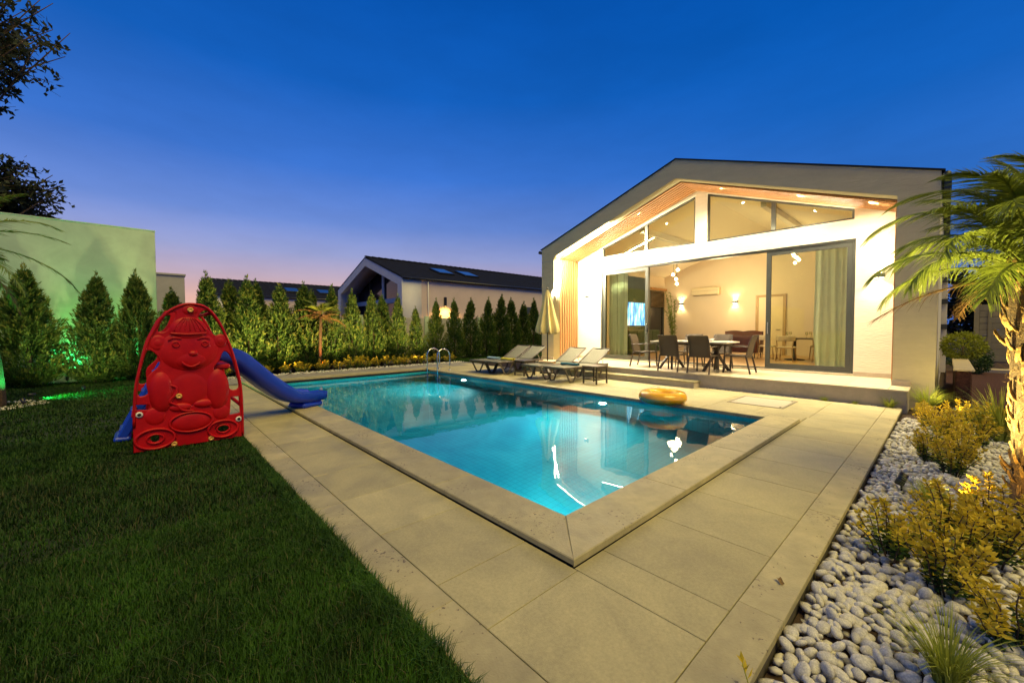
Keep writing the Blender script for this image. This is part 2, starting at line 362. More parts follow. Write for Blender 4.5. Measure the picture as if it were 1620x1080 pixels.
def poly(name, outline, holes, depth, place, mats, parent=None, bevel=0.):
    """flat outline with holes, given thickness; place(a, b, c) puts a point of it into the scene"""
    cu = bpy.data.curves.new(name, 'CURVE'); cu.dimensions = '2D'; cu.fill_mode = 'BOTH'; cu.extrude = depth/2-bevel; cu.bevel_depth = bevel; cu.bevel_resolution = 1
    cu.offset = -bevel
    for ring in [outline]+list(holes):
        sp = cu.splines.new('POLY'); sp.points.add(len(ring)-1); sp.use_cyclic_u = True
        for p, q in zip(sp.points, ring): p.co = (q[0], q[1], 0, 1)
    ob = bpy.data.objects.new(name, cu); COL.objects.link(ob)
    dg = bpy.context.evaluated_depsgraph_get(); dg.update(); me = bpy.data.meshes.new_from_object(ob.evaluated_get(dg))
    bpy.data.objects.remove(ob); bpy.data.curves.remove(cu)
    for v in me.vertices: v.co = place(*v.co)
    bm = bmesh.new(); bm.from_mesh(me); bmesh.ops.remove_doubles(bm, verts=bm.verts, dist=.0004); bmesh.ops.recalc_face_normals(bm, faces=bm.faces); bm.to_mesh(me); bm.free()
    me.materials.clear(); me.name = name
    return link(name, me, mats, parent)
def smooth_ring(pts, n=4):
    """Catmull-Rom through a closed ring"""
    k = len(pts); out = []
    for i in range(k):
        p0, p1, p2, p3 = (np.array(pts[(i+d) % k], float) for d in (-1, 0, 1, 2))
        for t in np.linspace(0, 1, n, endpoint=False):
            out.append(tuple(.5*((2*p1)+(p2-p0)*t+(2*p0-5*p1+4*p2-p3)*t*t+(3*p1-p0-3*p2+p3)*t**3)))
    return out
def smooth_line(pts, n=6):
    k = len(pts); out = []
    for i in range(k-1):
        p0, p1, p2, p3 = (np.array(pts[min(max(i+d, 0), k-1)], float) for d in (-1, 0, 1, 2))
        for t in np.linspace(0, 1, n, endpoint=False):
            out.append(tuple(.5*((2*p1)+(p2-p0)*t+(2*p0-5*p1+4*p2-p3)*t*t+(3*p1-p0-3*p2+p3)*t**3)))
    return out+[tuple(pts[-1])]
def tag(o, label=None, cat=None, group=None, kind=None):
    if label: o['label'] = label
    if cat: o['category'] = cat
    if group: o['group'] = group
    if kind: o['kind'] = kind
    return o
def thing(name, label, cat, loc=(0, 0, 0), rz=0., group=None):
    o = bpy.data.objects.new(name, None); COL.objects.link(o); o.empty_display_size = .1; o.location = loc; o.rotation_euler = (0, 0, rz)
    return tag(o, label, cat, group)
def copy_tree(o, parent=None, loc=None, rz=None, label=None, scale=None):
    c = o.copy(); COL.objects.link(c)
    if parent: c.parent = parent
    if loc is not None: c.location = loc
    if rz is not None: c.rotation_euler = (0, 0, rz)
    if scale is not None: c.scale = scale if isinstance(scale, tuple) else (scale,)*3
    if label: c['label'] = label
    for ch in list(o.children): copy_tree(ch, c)
    return c
ORD = ['first', 'second', 'third', 'fourth', 'fifth', 'sixth', 'seventh', 'eighth', 'ninth', 'tenth', 'eleventh', 'twelfth', 'thirteenth', 'fourteenth', 'fifteenth', 'sixteenth', 'seventeenth', 'eighteenth', 'nineteenth', 'twentieth', 'twenty-first', 'twenty-second', 'twenty-third', 'twenty-fourth', 'twenty-fifth', 'twenty-sixth']
def unit(a): return a/np.maximum(np.linalg.norm(a, axis=1, keepdims=True), 1e-6)
def leaves(P, D, length, width, fold=.25):
    """one folded diamond leaf for each point and direction; arrays in, vertices and triangles out"""
    n = len(P); D = unit(D); r = nrs.normal(size=(n, 3)); Sd = unit(np.cross(D, r)); Nn = np.cross(Sd, D)
    length = np.broadcast_to(length, (n,))[:, None]; width = np.broadcast_to(width, (n,))[:, None]
    mid = P+D*length*.45; tip = P+D*length
    a = mid+Sd*width*.5+Nn*width*fold; b = mid-Sd*width*.5+Nn*width*fold
    Vx = np.stack([P, a, tip, b], 1).reshape(-1, 3); i = np.arange(n)[:, None]*4
    T = np.concatenate([i+[0, 1, 2], i+[0, 2, 3]], 1).reshape(-1, 3)
    return Vx, T
def rot_z(v, a): c, s = math.cos(a), math.sin(a); return (v[0]*c-v[1]*s, v[0]*s+v[1]*c)
# ================================================================== GROUND
def ring_sheet(name, x0, x1, y0, y1, hx0, hx1, hy0, hy1, z, m, kind='structure'):
    vs = [(x0, y0, z), (x1, y0, z), (x1, y1, z), (x0, y1, z), (hx0, hy0, z), (hx1, hy0, z), (hx1, hy1, z), (hx0, hy1, z)]
    b = MB().add(vs, [[0, 1, 5, 4], [1, 2, 6, 5], [2, 3, 7, 6], [3, 0, 4, 7]])
    return tag(b.build(name, m), kind=kind)
ring_sheet('ground', -150, 260, -150, 260, .2, 5.6, .2, 10.8, -.14, 'soil')
def slab(name, x0, x1, y0, y1, z0, z1, m, parent=None, b=.004):
    o = MB().box(x0, x1, y0, y1, z0, z1, b).build(name, m, parent); o['kind'] = 'structure'; return o
# lawn earth left of the deck and behind the dark part of the hedge
slab('lawn', -40, -.925, -30, 14.7, -.12, -.022, 'lawn', b=.0)
slab('lawn', 8.2, 30, 12.35, 17, -.12, -.02, 'lawn', b=.0)
# bed of the paving
o = MB()
for a in ((-.9, 0.02, -.96, 11.0), (.02, 5.75, -.96, .02), (5.75, 7.85, -.96, 12.3), (-.9, 5.75, 11.0, 11.02)): o.box(a[0], a[1], a[2], a[3], -.2, -.028, 0)
deck = tag(o.build('pool_deck', 'joint'), kind='structure')
G_ = .004
tile_shapes = {}
def tile(x0, x1, y0, y1, ztop, m, name='paving_slab', parent=None, th=.04, b=.0025, gap=G_):
    key = (round(x1-x0, 3), round(y1-y0, 3), m, name, th)
    dz = nrs.uniform(-.0007, .0007)
    loc = ((x0+x1)/2, (y0+y1)/2, ztop-th/2+dz)
    if key not in tile_shapes:
        w, h = (x1-x0)/2-gap/2, (y1-y0)/2-gap/2
        o = MB().box(-w, w, -h, h, -th/2, th/2, b).build(name, m, parent, loc); tile_shapes[key] = o
    else:
        o = tile_shapes[key].copy(); COL.objects.link(o); o.location = loc; o.parent = parent
    return o
# walk along the lawn side of the pool
ys = [-.76, -.03, .41]+[.41+.735*k for k in range(1, 15)]
for y0, y1 in zip(ys, ys[1:]): tile(-.68, -.001, y0, min(y1, 11.0), 0, 'tile', parent=deck)
xs = [0, .29]+[.29+.69*k for k in range(1, 9)]
for x0, x1 in zip(xs, xs[1:]): tile(x0, x1, -.76, -.003, 0, 'tile', parent=deck)
# house side
xh = [5.77, 6.46, 7.15, 7.80]
yh = [-.02+.735*k for k in range(0, 17)]
for y0, y1 in zip(yh, yh[1:]):
    for x0, x1 in zip(xh, xh[1:]): tile(x0, x1, y0, y1, 0, 'tile', parent=deck)
for x0, x1 in ((5.81, 6.5), (6.5, 7.19), (7.19, 7.80)): tile(x0, x1, -.76, -.02, 0, 'tile', parent=deck)
# border strips
for y0, y1 in ((-.96, .25), (.25, 1.85), (1.85, 3.45), (3.45, 5.05), (5.05, 6.65), (6.65, 8.25), (8.25, 9.85), (9.85, 11.0)): tile(-.905, -.684, y0, y1, .002, 'trav', 'border_stone', deck, gap=.002)
for x0, x1 in ((-.684, .4), (.4, 1.95), (1.95, 3.5), (3.5, 5.05), (5.05, 6.6), (6.6, 7.80)): tile(x0, x1, -.965, -.762, .002, 'trav', 'border_stone', deck, gap=.002)
# far walk of grey slabs beyond the pool
fw_ = slab('path', -.9, 8.2, 11.03, 12.32, -.14, -.03, 'joint', b=0)
for k in range(12):
    for y0, y1 in ((11.05, 11.68), (11.68, 12.31)): tile(-.9+.755*k, -.9+.755*(k+1), y0, y1, .0, 'asph', parent=fw_)
# ================================================================== POOL
px0, px1, py0, py1 = .42, 5.36, .42, 10.58
pool = MB()
zt_, zf = -.052, -1.45
cn = [(px0, py0), (px1, py0), (px1, py1), (px0, py1)]
vs = [(x, y, zt_) for x, y in cn]+[(x, y, zf) for x, y in cn]
pool.add(vs, [[0, 4, 5, 1], [1, 5, 6, 2], [2, 6, 7, 3], [3, 7, 4, 0]])
# floor with a slope break between the shallow and the deep end
fl = [(px0, py0, zf), (px1, py0, zf), (px1, 5.6, zf), (px0, 5.6, zf), (px1, 6.6, zf-.0), (px0, 6.6, zf-.0), (px1, py1, zf), (px0, py1, zf)]
pool.add(fl, [[0, 1, 2, 3], [3, 2, 4, 5], [5, 4, 6, 7]])
poolo = tag(pool.build('pool_basin', 'pooltile'), kind='structure')
# a low bench along the shallow end
MB().box(px0+.002, px1-.002, py0+.002, py0+.42, zf, -1.0, .01).build('bench_step', 'pooltile', poolo)
nw = 60
wv = [(px0-.01+(px1-px0+.02)*i/nw, py0-.01+(py1-py0+.02)*j/nw, -.085) for j in range(nw+1) for i in range(nw+1)]
wf = [[j*(nw+1)+i, j*(nw+1)+i+1, (j+1)*(nw+1)+i+1, (j+1)*(nw+1)+i] for j in range(nw) for i in range(nw)]
tag(MB().add(wv, wf, 0, True).build('pool_water', 'water'), kind='structure')
# raised coping on three sides, flush on the house side; mitred ends
cop = tag(MB().box(.06, .36, .06, 10.9, -.2, .0, 0).box(.36, 5.75, .06, .36, -.2, .0, 0).box(.36, 5.75, 10.64, 10.94, -.2, .0, 0).box(5.42, 5.75, .36, 10.64, -.2, -.045, 0).build('pool_coping', 'coping_shade'), kind='structure')
def coping(pts, z0, z1, m='trav'):
    b = MB(); n = len(pts); c = .006
    cx = sum(p[0] for p in pts)/n; cy = sum(p[1] for p in pts)/n
    ins = [(p[0]+(c if p[0] < cx else -c), p[1]+(c if p[1] < cy else -c)) for p in pts]
    b.add([(x, y, z0) for x, y in pts]+[(x, y, z1-c) for x, y in pts]+[(x, y, z1) for x, y in ins],
          [list(range(n))[::-1]]+[[i, (i+1) % n, n+(i+1) % n, n+i] for i in range(n)]+[[n+i, n+(i+1) % n, 2*n+(i+1) % n, 2*n+i] for i in range(n)]+[[2*n+i for i in range(n)]])
    return b.build('coping_stone', m, cop)
g = .001
def strip_y(x0, x1, cuts, m0, m1, z0, z1):
    for i, (a, b) in enumerate(zip(cuts, cuts[1:])):
        coping([(x0, a+g+(m0 if i == 0 and m0 > 0 else 0)*0), (x1, a+g+(.4 if i == 0 and m0 else 0)), (x1, b-g-(.4 if i == len(cuts)-2 and m1 else 0)), (x0, b-g)], z0, z1)
strip_y(0, .4, [0, 1.55, 3.1, 4.65, 6.2, 7.75, 9.3, 11.0], 1, 1, .013, .05)
xc = [0, 1.5, 3.0, 4.5, 5.36+.4]
for i, (a, b) in enumerate(zip(xc, xc[1:])):
    last = i == len(xc)-2
    coping([(a+g, 0), (b-g, 0), (b-g-(.4 if last else 0)*0, .4), (a+g+(.4 if i == 0 else 0), .4)] if not last else [(a+g, 0), (5.36, 0), (5.36, .4), (a+g, .4)], .003, .05)
    coping([(a+g+(.4 if i == 0 else 0), 10.6), (b-g, 10.6), (b-g, 11.0), (a+g, 11.0)], .004, .05)
yc = [0.0, 1.5, 3.0, 4.5, 6.0, 7.5, 9.0, 10.6]
for a, b in zip(yc, yc[1:]): coping([(5.36, a+g), (5.765, a+g), (5.765, b-g), (5.36, b-g)], -.05, .004)
# underwater lamps in the house-side wall
for k, y in enumerate((8.45, 3.45)):
    t = thing('pool_lamp', 'round underwater lamp glowing in the pool wall '+('near the steel ladder' if k == 0 else 'below the orange swim ring'), 'lamp', (5.345, y, -.55), 0, 'underwater pool lamps')
    MB().lathe([(.10, .015), (.12, .005), (.12, -.03), (.085, -.035)], n=20, axis='x').build('bezel', 'steel', t)
    MB().lathe([(.085, -.031), (.06, -.045), (.01, -.05)], n=20, axis='x').build('lens', 'lens_p', t)
POOLW = 840
for y in (8.45, 3.45):
    lamp('pool_light', 'SPOT', (5.285, y, -.55), POOLW, (.55, 1, .95), target=(.4, y-.35, -.50), spot_size=rad(165), spot_blend=1., shadow_soft_size=.07)
for x in (1.3,):  # unseen extra lamp without fixture, added to brighten the left of the pool
    lamp('pool_light', 'SPOT', (x, .50, -.6), POOLW*.28, (.55, 1, .95), target=(1.9, 6, -.45), spot_size=rad(165), spot_blend=1., shadow_soft_size=.07)
# steel ladder: two hoops with treads
t = thing('pool_ladder', 'polished steel pool ladder with two tall curved handrails', 'ladder', (5.35, 10.22, 0))
for dy in (-.32, .32):
    p = [(-.10, dy, -.9), (-.10, dy, .40)]
    pts = [Vector((-.10, dy, -.95))]+[Vector((-.10, dy, z)) for z in (-.4, .1, .48)]
    for k in range(1, 9):
        a = math.pi*(1-k/9); pts.append(Vector((.145+.245*math.cos(a), dy, 0.50+.235*math.sin(a))))
    pts += [Vector((.39, dy, .48)), Vector((.39, dy, .2)), Vector((.39, dy, .0))]
    MB().tube(pts, .021, 12).build('handrail', 'steel', t)
    MB().lathe([(.05, .004), (.05, .018), (.03, .03)], (.39, dy, 0), 16).build('flange', 'steel', t)
for z in (-.25, -.5, -.75): MB().box(-.14, -.06, -.30, .30, z-.012, z+.012).build('tread', 'steel_b', t)

# ================================================================== TERRACE
TZ = .31
terr = tag(MB().box(7.92, 8.64, -1.01, 8.62, -.12, TZ-.035, .0).box(8.64, 10.0, -.765, 7.815, -.12, TZ-.035, .0).build('terrace', 'riser'), kind='structure')
ty = [-1.03]+[-.77+.61*k for k in range(0, 16)]
for i, (y0, y1) in enumerate(zip(ty, ty[1:])):
    y1 = min(y1, 8.62)
    tile(7.90, 8.645, y0, y1, TZ, 'terr', 'terrace_tile', terr, th=.032, gap=.003)
ty = [-.765+.613*k for k in range(0, 15)]
for y0, y1 in zip(ty, ty[1:]):
    for x0, x1 in ((8.645, 9.3), (9.3, 9.985)): tile(x0, x1, y0, min(y1, 7.815), TZ, 'terr', 'terrace_tile', terr, th=.032, gap=.003)
st = MB().box(7.58, 7.915, 2.52, 8.3, -.1, .125, .0).build('step', 'riser', terr)
for k in range(4): MB().box(7.56, 7.917, 2.50+1.46*k, 2.50+1.46*(k+1)-.002, .126, .158, .004).build('step_tread', 'trav', terr)

# ================================================================== VILLA
RX, RZ, SL = 3.52, 5.87, .347
villa = thing('villa', 'white gabled villa lit from inside, facing the pool with open sliding doors', 'house', (0, 0, 0))
def P(o): o.parent = villa; return o
def zr(y, off=0.): return RZ-SL*abs(y-RX)+off
def front(x): return lambda a, b, c: (x+c, a, b)
# gable frame standing in front of the recessed wall
outl = [(-1.33, -.12), (-1.33, 4.187), (3.52, 5.87), (8.37, 4.187), (8.37, -.12), (7.82, -.12), (7.82, 3.885), (3.52, 5.38), (-.77, 3.88), (-.77, -.12)]
poly('gable_frame', outl, [], 1.345, front(8.65+.6725), 'plaster_f', villa)
# thin joint line where the fascia meets the left column
MB().box(8.646, 8.65, 7.82, 8.372, 3.735, 3.75, 0).build('joint_line', 'wall_grey', villa)
for y0, y1 in ((-1.335, -.60), (7.80, 8.375)): MB().box(8.61, 8.65, y0 if y0 > 0 else -1.02, y1 if y0 > 0 else -.76, TZ, TZ+.10, .003).build('plinth', 'riser', villa)
# recessed wall with door opening and two clerestory openings
WX = 10.0
DO = (-.03, 6.80, 3.42)
ULo = [(6.78, 3.86), (6.78, 4.205), (3.56, 5.235), (3.56, 3.86)]
URo = [(3.24, 3.85), (3.24, 5.215), (.01, 4.09), (.01, 3.85)]
wall_out = [(-.768, TZ), (-.768, 3.879), (3.52, 5.377), (7.818, 3.884), (7.818, TZ), (DO[1], TZ), (DO[1], DO[2]), (DO[0], DO[2]), (DO[0], TZ)]
poly('front_wall', wall_out, [ULo, URo], .24, front(WX+.12), 'plaster', villa)
for y0, y1 in ((-.766, DO[0]-.005), (DO[1]+.005, 7.816)): MB().box(WX-.02, WX-.001, y0, y1, TZ+.001, TZ+.10, .002).build('plinth', 'riser', villa)
MB().box(WX-.012, WX+.2, DO[0]+.002, DO[1]-.002, TZ+.001, TZ+.045, .004).build('door_sill', 'kerb', villa)
# wood slats running up the reveal, along both soffits and down again
def slat_path(x0, x1, zin):
    th = .038
    b = MB()
    yl, yr = 7.818, -.768
    zl, zrr = 3.883, 3.878
    b.box(x0, x1, yl-th, yl-.001, TZ+.02, zl-.02, .003)
    b.box(x0, x1, yr+.001, yr+th, TZ+.02, zrr-.02, .003)
    for (ya, za), (yb, zb) in (((yl-th, zl-.012), (3.52, 5.376)), ((3.52, 5.376), (yr+th, zrr-.012))):
        b.add([(x0, ya, za), (x1, ya, za), (x1, yb, zb), (x0, yb, zb), (x0, ya, za-th), (x1, ya, za-th), (x1, yb, zb-th), (x0, yb, zb-th)],
              [[0, 1, 2, 3], [7, 6, 5, 4], [0, 4, 5, 1], [1, 5, 6, 2], [2, 6, 7, 3], [3, 7, 4, 0]])
    return b.build('slat', 'wood', villa)
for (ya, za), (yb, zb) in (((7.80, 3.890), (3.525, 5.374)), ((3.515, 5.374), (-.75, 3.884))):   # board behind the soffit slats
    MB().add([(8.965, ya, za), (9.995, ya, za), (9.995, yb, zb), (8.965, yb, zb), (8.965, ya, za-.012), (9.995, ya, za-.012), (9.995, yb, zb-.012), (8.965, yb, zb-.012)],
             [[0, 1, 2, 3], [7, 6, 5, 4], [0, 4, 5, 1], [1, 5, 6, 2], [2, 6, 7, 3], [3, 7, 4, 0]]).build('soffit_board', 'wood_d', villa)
for k in range(8):
    x0 = 8.985+.128*k; slat_path(x0, x0+.050, 0)
# glazing: frames, mullions, panes
def frame_ring(name, pts, w, x0, x1, m='frame'):
    """a mitred frame inside the given outline"""
    n = len(pts); P2 = [Vector(p) for p in pts]; c = sum(P2, Vector((0, 0)))/n; ins = []
    for i in range(n):
        a, p, d = P2[i-1], P2[i], P2[(i+1) % n]
        e1 = (p-a).normalized(); e2 = (d-p).normalized(); n1 = Vector((-e1.y, e1.x)); n2 = Vector((-e2.y, e2.x))
        if n1.dot(c-p) < 0: n1 = -n1
        if n2.dot(c-p) < 0: n2 = -n2
        bis = (n1+n2).normalized(); ins.append(p+bis*(w/max(.3, bis.dot(n1))))
    V_ = [(x0, *p) for p in P2]+[(x0, *p) for p in ins]+[(x1, *p) for p in P2]+[(x1, *p) for p in ins]; F_ = []
    for i in range(n):
        j = (i+1) % n; F_ += [[i, j, n+j, n+i], [2*n+i, 3*n+i, 3*n+j, 2*n+j], [n+i, n+j, 3*n+j, 3*n+i], [i, 2*n+i, 2*n+j, j]]
    return MB().add(V_, F_).build(name, m, villa), [tuple(p) for p in ins]
def pane(parent, pts, x, th=.012):
    n = len(pts); V_ = [(x, *p) for p in pts]+[(x+th, *p) for p in pts]
    return MB().add(V_, [list(range(n)), [n+i for i in range(n)][::-1]]+[[i, n+i, n+(i+1) % n, (i+1) % n] for i in range(n)]).build('pane', 'pane', parent)
def zline(p, q, y): return p[1]+(q[1]-p[1])*(y-p[0])/(q[0]-p[0])
yl_ = 5.13; zl_ = zline(ULo[1], ULo[2], yl_)
yr_ = 1.61; zr_ = zline(URo[1], URo[2], yr_)
for pts in ([ULo[0], ULo[1], (yl_, zl_), (yl_, 3.86)], [(yl_-.0, 3.86), (yl_, zl_), ULo[2], ULo[3]], [URo[0], URo[1], (yr_, zr_), (yr_, 3.85)], [(yr_, 3.85), (yr_, zr_), URo[2], URo[3]]):
    f, ins = frame_ring('clerestory_frame', pts, .05, WX+.06, WX+.13); pane(f, ins, WX+.09)
# sliding doors: two leaves parked at the sides, fixed head and jamb frame
MB().box(WX+.03, WX+.19, DO[0]+.002, DO[1]-.002, DO[2]-.06, DO[2]-.002, .003).box(WX+.03, WX+.19, DO[0]+.002, DO[0]+.045, TZ+.05, DO[2]-.062, .003).box(WX+.03, WX+.19, DO[1]-.045, DO[1]-.002, TZ+.05, DO[2]-.062, .003).box(WX+.03, WX+.19, DO[0]+.047, DO[1]-.047, TZ+.046, TZ+.075, .003).build('door_frame', 'frame', villa)
for y0, y1 in ((.02, 1.74), (5.04, 6.75)):
    f, ins = frame_ring('sliding_door', [(y0, TZ+.08), (y0, DO[2]-.065), (y1, DO[2]-.065), (y1, TZ+.08)], .105, WX+.05, WX+.10); pane(f, ins, WX+.07)
    f2, ins2 = frame_ring('sliding_door', [(y0+(.13 if y0 > 3 else -.0)-.12*(y0 > 3), TZ+.08), (y0, DO[2]-.065), (y1, DO[2]-.065), (y1, TZ+.08)], .09, WX+.115, WX+.16)
    hy = y1-.05 if y0 < 3 else y0+.05
    MB().bar((WX+.03, hy, 1.25), (WX+.03, hy, 1.55), .02, .02).build('handle', 'steel_b', f)
# body: side walls, roof, ceiling, inner walls, floor
BX = 24.0
MB().box(WX-.005, BX, 7.96, 8.37, -.12, 4.18, 0).build('side_wall', 'plaster', villa)
MB().box(WX-.005, BX, -1.33, -1.06, -.12, 4.18, 0).build('side_wall', 'plaster', villa)
MB().box(16.85, 17.05, -1.06, 7.96, TZ, 5.7, 0).build('back_wall', 'plaster_in', villa)
MB().box(WX+.241, 16.85, 7.90, 7.958, TZ, 4.05, 0).build('inner_wall', 'plaster_in', villa)
MB().box(WX+.241, 16.85, -1.058, -1.0, TZ, 4.05, 0).build('inner_wall', 'plaster_in', villa)
MB().box(WX+.002, 16.85, -1.0, 7.9, TZ-.06, TZ, 0).build('inner_floor', 'floor_in', villa)
def rslab(name, x0, x1, ya, yb, off, th, m):
    za, zb = zr(ya, off), zr(yb, off)
    return MB().add([(x0, ya, za), (x1, ya, za), (x1, yb, zb), (x0, yb, zb), (x0, ya, za-th), (x1, ya, za-th), (x1, yb, zb-th), (x0, yb, zb-th)],
        [[0, 1, 2, 3], [7, 6, 5, 4], [0, 4, 5, 1], [1, 5, 6, 2], [2, 6, 7, 3], [3, 7, 4, 0]]).build(name, m, villa)
rslab('roof', 8.63, BX+.1, 8.42, 3.52, .035, .03, 'roof'); rslab('roof', 8.63, BX+.1, 3.52, -1.38, .035, .03, 'roof')
rslab('ceiling', WX+.242, 16.85, 7.9, 3.52, -.42, .1, 'ceiling'); rslab('ceiling', WX+.242, 16.85, 3.52, -1.0, -.42, .1, 'ceiling')
# white bars under the ceiling, standing in for reflections in the clerestory glass
for yy in (5.4, 1.9):
    MB().box(WX+.3, 16.8, yy-.07, yy+.07, zr(yy)-.42-.12-.17, zr(yy)-.42-.08, .004).build('reflection_bar', 'porc', villa)
for y in (8.44, -1.40):
    pts = []
    MB().tube([(8.60, y, 4.10), (BX, y, 4.10)], .055, 10).build('gutter', 'black', villa)
MB().box(8.7, 8.76, -1.46, -1.36, 3.85, 4.10, .01).build('gutter_bracket', 'black', villa)
# side bay with a lit edge, far along the right wall
MB().box(14.6, 15.6, -1.44, -1.331, .15, 3.2, .004).build('side_bay', 'plaster', villa)
MB().box(15.62, 17.8, -1.40, -1.331, .6, 3.0, .004).build('side_window', 'frame', villa)
for z in (1.35, 2.05, 2.65): MB().box(14.5, 14.58, -1.45, -1.331, z, z+.14, .004).build('shutter_bracket', 'frame', villa)
# interior door ajar to a lit passage
MB().box(16.79, 16.848, 2.87, 2.97, TZ+.002, 2.74, .004).box(16.79, 16.848, 3.83, 3.93, TZ+.002, 2.74, .004).box(16.79, 16.848, 2.971, 3.829, 2.65, 2.74, .004).build('door_casing', 'oak', villa)
d = MB().box(16.81, 16.846, 2.973, 3.827, TZ+.006, 2.647, .004).build('interior_door', 'door', villa)
MB().bar((16.77, 3.06, 1.33), (16.77, 3.18, 1.33), .02, .02).box(16.77, 16.808, 3.05, 3.07, 1.32, 1.34).build('handle', 'black', d)
MB().box(16.82, 16.848, 3.985, 4.065, 1.0, 1.08, .004).build('light_switch', 'black', villa)
# side window with a wooden venetian blind on the left inner wall
w = MB().box(15.3, 15.38, 7.83, 7.898, TZ+.3, 3.15).box(16.62, 16.7, 7.83, 7.898, TZ+.3, 3.15).box(15.381, 16.619, 7.83, 7.898, 3.07, 3.15).box(15.381, 16.619, 7.83, 7.898, TZ+.3, TZ+.38).build('side_window_frame', 'frame', villa)
MB().box(15.381, 16.619, 7.885, 7.897, TZ+.38, 3.07, 0).build('pane', 'pane_dark', w)
MB().box(15.25, 16.75, 7.72, 7.80, 3.16, 3.27, .004).build('blind_pelmet', 'wood', villa)
for k in range(26): MB().obox((16.0, 7.76, 3.12-.055*k), (1.40, .045, .004), Matrix.Rotation(rad(20), 3, 'X'), 0).build('blind_slat', 'oak', villa) if k < 14 else None
# lit line along the frame: LED strips in the margin behind the front edge
def led(p0, p1, w=.03, h=.014, mm='led'):
    return MB().bar(p0, p1, w, h, 0, upv=(0, -1, .3)).build('led_strip', mm, villa)
led((8.69, 7.79, 2.55), (8.69, 7.79, 3.72)); led((8.69, 7.70, zr(7.70)-.545), (8.69, 5.6, zr(5.6)-.535))
LEDW = 150
def ledlight(ya, yb, e, dz=-.55):
    c = (8.70, (ya+yb)/2, (zr(ya)+zr(yb))/2+dz); o = lamp('porch_light', 'AREA', c, e, (1, .86, .60), villa, shape='RECTANGLE', size=.025, size_y=abs(yb-ya)*1.05)
    yax = Vector((0, yb-ya, zr(yb)-zr(ya))).normalized(); nrm = Vector((-.45, 0, 0)); z = (Vector((-1, 0, 0)).cross(yax)); z = z if z.z > 0 else -z
    z = (z-Vector((.45, 0, 0))).normalized(); x = yax.cross(z).normalized()
    o.rotation_euler = Matrix((x, yax, z)).transposed().to_euler(); return o
ledlight(7.6, 5.6, LEDW*5.5)
# hidden fill light added on the ledge over the doors to brighten the soffit
for ya, yb in ((.1, 3.2), (3.6, 6.7)):
    o = lamp('ledge_fill', 'AREA', (10.02, (ya+yb)/2, 3.875), LEDW*.6, (1, .86, .60), villa, target=(9.3, (ya+yb)/2, 5.0), shape='RECTANGLE', size=.03, size_y=1)
    o.data.size, o.data.size_y = yb-ya, .03
    yy = Vector((0, 1, 0)); zz_ = Vector((.72, 0, -1.0)).normalized()*-1; zz_ = -Vector((-.60, 0, .8)); xx = yy; y2 = zz_.cross(xx).normalized(); o.rotation_euler = Matrix((xx, y2, zz_)).transposed().to_euler()
# small soffit downlights, added to stand in for unseen porch lamps
for y in (4.9, 2.6, .9, -.35):
    z = zr(y)-.50
    dl = MB().lathe([(.045, 0), (.05, -.008), (.045, -.01)], (9.25, y, z), 16).build('added_downlight', 'porc', villa)
    lamp('added_downlight_glow', 'SPOT', (9.25, y, z-.03), 1150 if y > 0 else 2600, (1, .86, .58), villa, target=(9.42 if y > 0 else 9.8, y, z-1.6), spot_size=rad(150), spot_blend=.9, shadow_soft_size=.04)
lamp('porch_light', 'AREA', (8.70, 7.785, 3.1), LEDW*1.9, (1, .86, .60), villa, target=(9.4, 6.6, 2.8), shape='RECTANGLE', size=.025, size_y=1.1)
# ================================================================== LAMPS ON AND IN THE VILLA
def wall_lamp(label, loc, w=.14, energy=9, d=-1, group='outdoor wall lamps beside the glass front', name='wall_lamp', color=(1, .83, .5)):
    t = thing(name, label, 'wall lamp', loc, 0, group)
    MB().box(d*.10 if d < 0 else 0, 0 if d < 0 else .10, -w/2, w/2, -.05, .05, .006).build('body', 'black' if d == 0 else 'frame', t)
    MB().box(-.085, -.025, -w/2+.015, w/2-.015, -.054, -.0505, 0).build('lens', 'lens', t)
    MB().box(-.085, -.025, -w/2+.015, w/2-.015, .0505, .054, 0).build('lens', 'lens', t)
    for s in (-1, 1): lamp('lamp_glow', 'SPOT', (-.07, 0, s*.075), energy, color, t, (-.03, 0, s*2), spot_size=rad(115), spot_blend=.7, shadow_soft_size=.03)
    return t
wall_lamp('small grey box lamp on the bright wall right of the glass front', (WX, -.44, 2.54), .17, 90)
wall_lamp('small grey box lamp on the white wall left of the glass front', (WX, 7.38, 2.54), .13, 60)
wall_lamp('small up and down lamp on the room\'s rear wall, beside the bamboo plant', (16.85, 7.05, 2.53), .2, 40, group='indoor wall lamps on the rear wall', color=(1, .74, .34))
wall_lamp('small up and down lamp on the room\'s rear wall, right of the air conditioner', (16.85, 4.72, 2.52), .2, 30, group='indoor wall lamps on the rear wall', color=(1, .74, .34))
def pendant(label, canopy, globes, disc, r=.055):
    t = thing('pendant_lamp', label, 'pendant lamp', canopy, 0, 'cluster pendant lamps')
    if disc: MB().lathe([(.16, .0), (.17, -.02), (.16, -.04)], n=24).build('canopy', 'black', t)
    else: MB().box(-.35, .35, -.06, .06, -.04, 0, .004).build('canopy', 'black', t)
    for k, (x, y, z) in enumerate(globes):
        cxy = (x*.5, y*.5) if disc else (max(-.32, min(.32, x)), 0)
        MB().tube([(cxy[0], cxy[1], -.03), (x, y, z+r)], .005, 5).build('cord', 'black', t)
        gb = MB().ball((x, y, z), r, 12, 8).build('globe', 'bulb', t)
    return t
pendant('pendant cluster of four glowing globes hanging left above the dining area', (13.6, 5.80, 4.66), [(.0, -.06, -.98), (-.05, .10, -1.16), (.05, .02, -1.33), (.02, -.02, -1.52)], True)
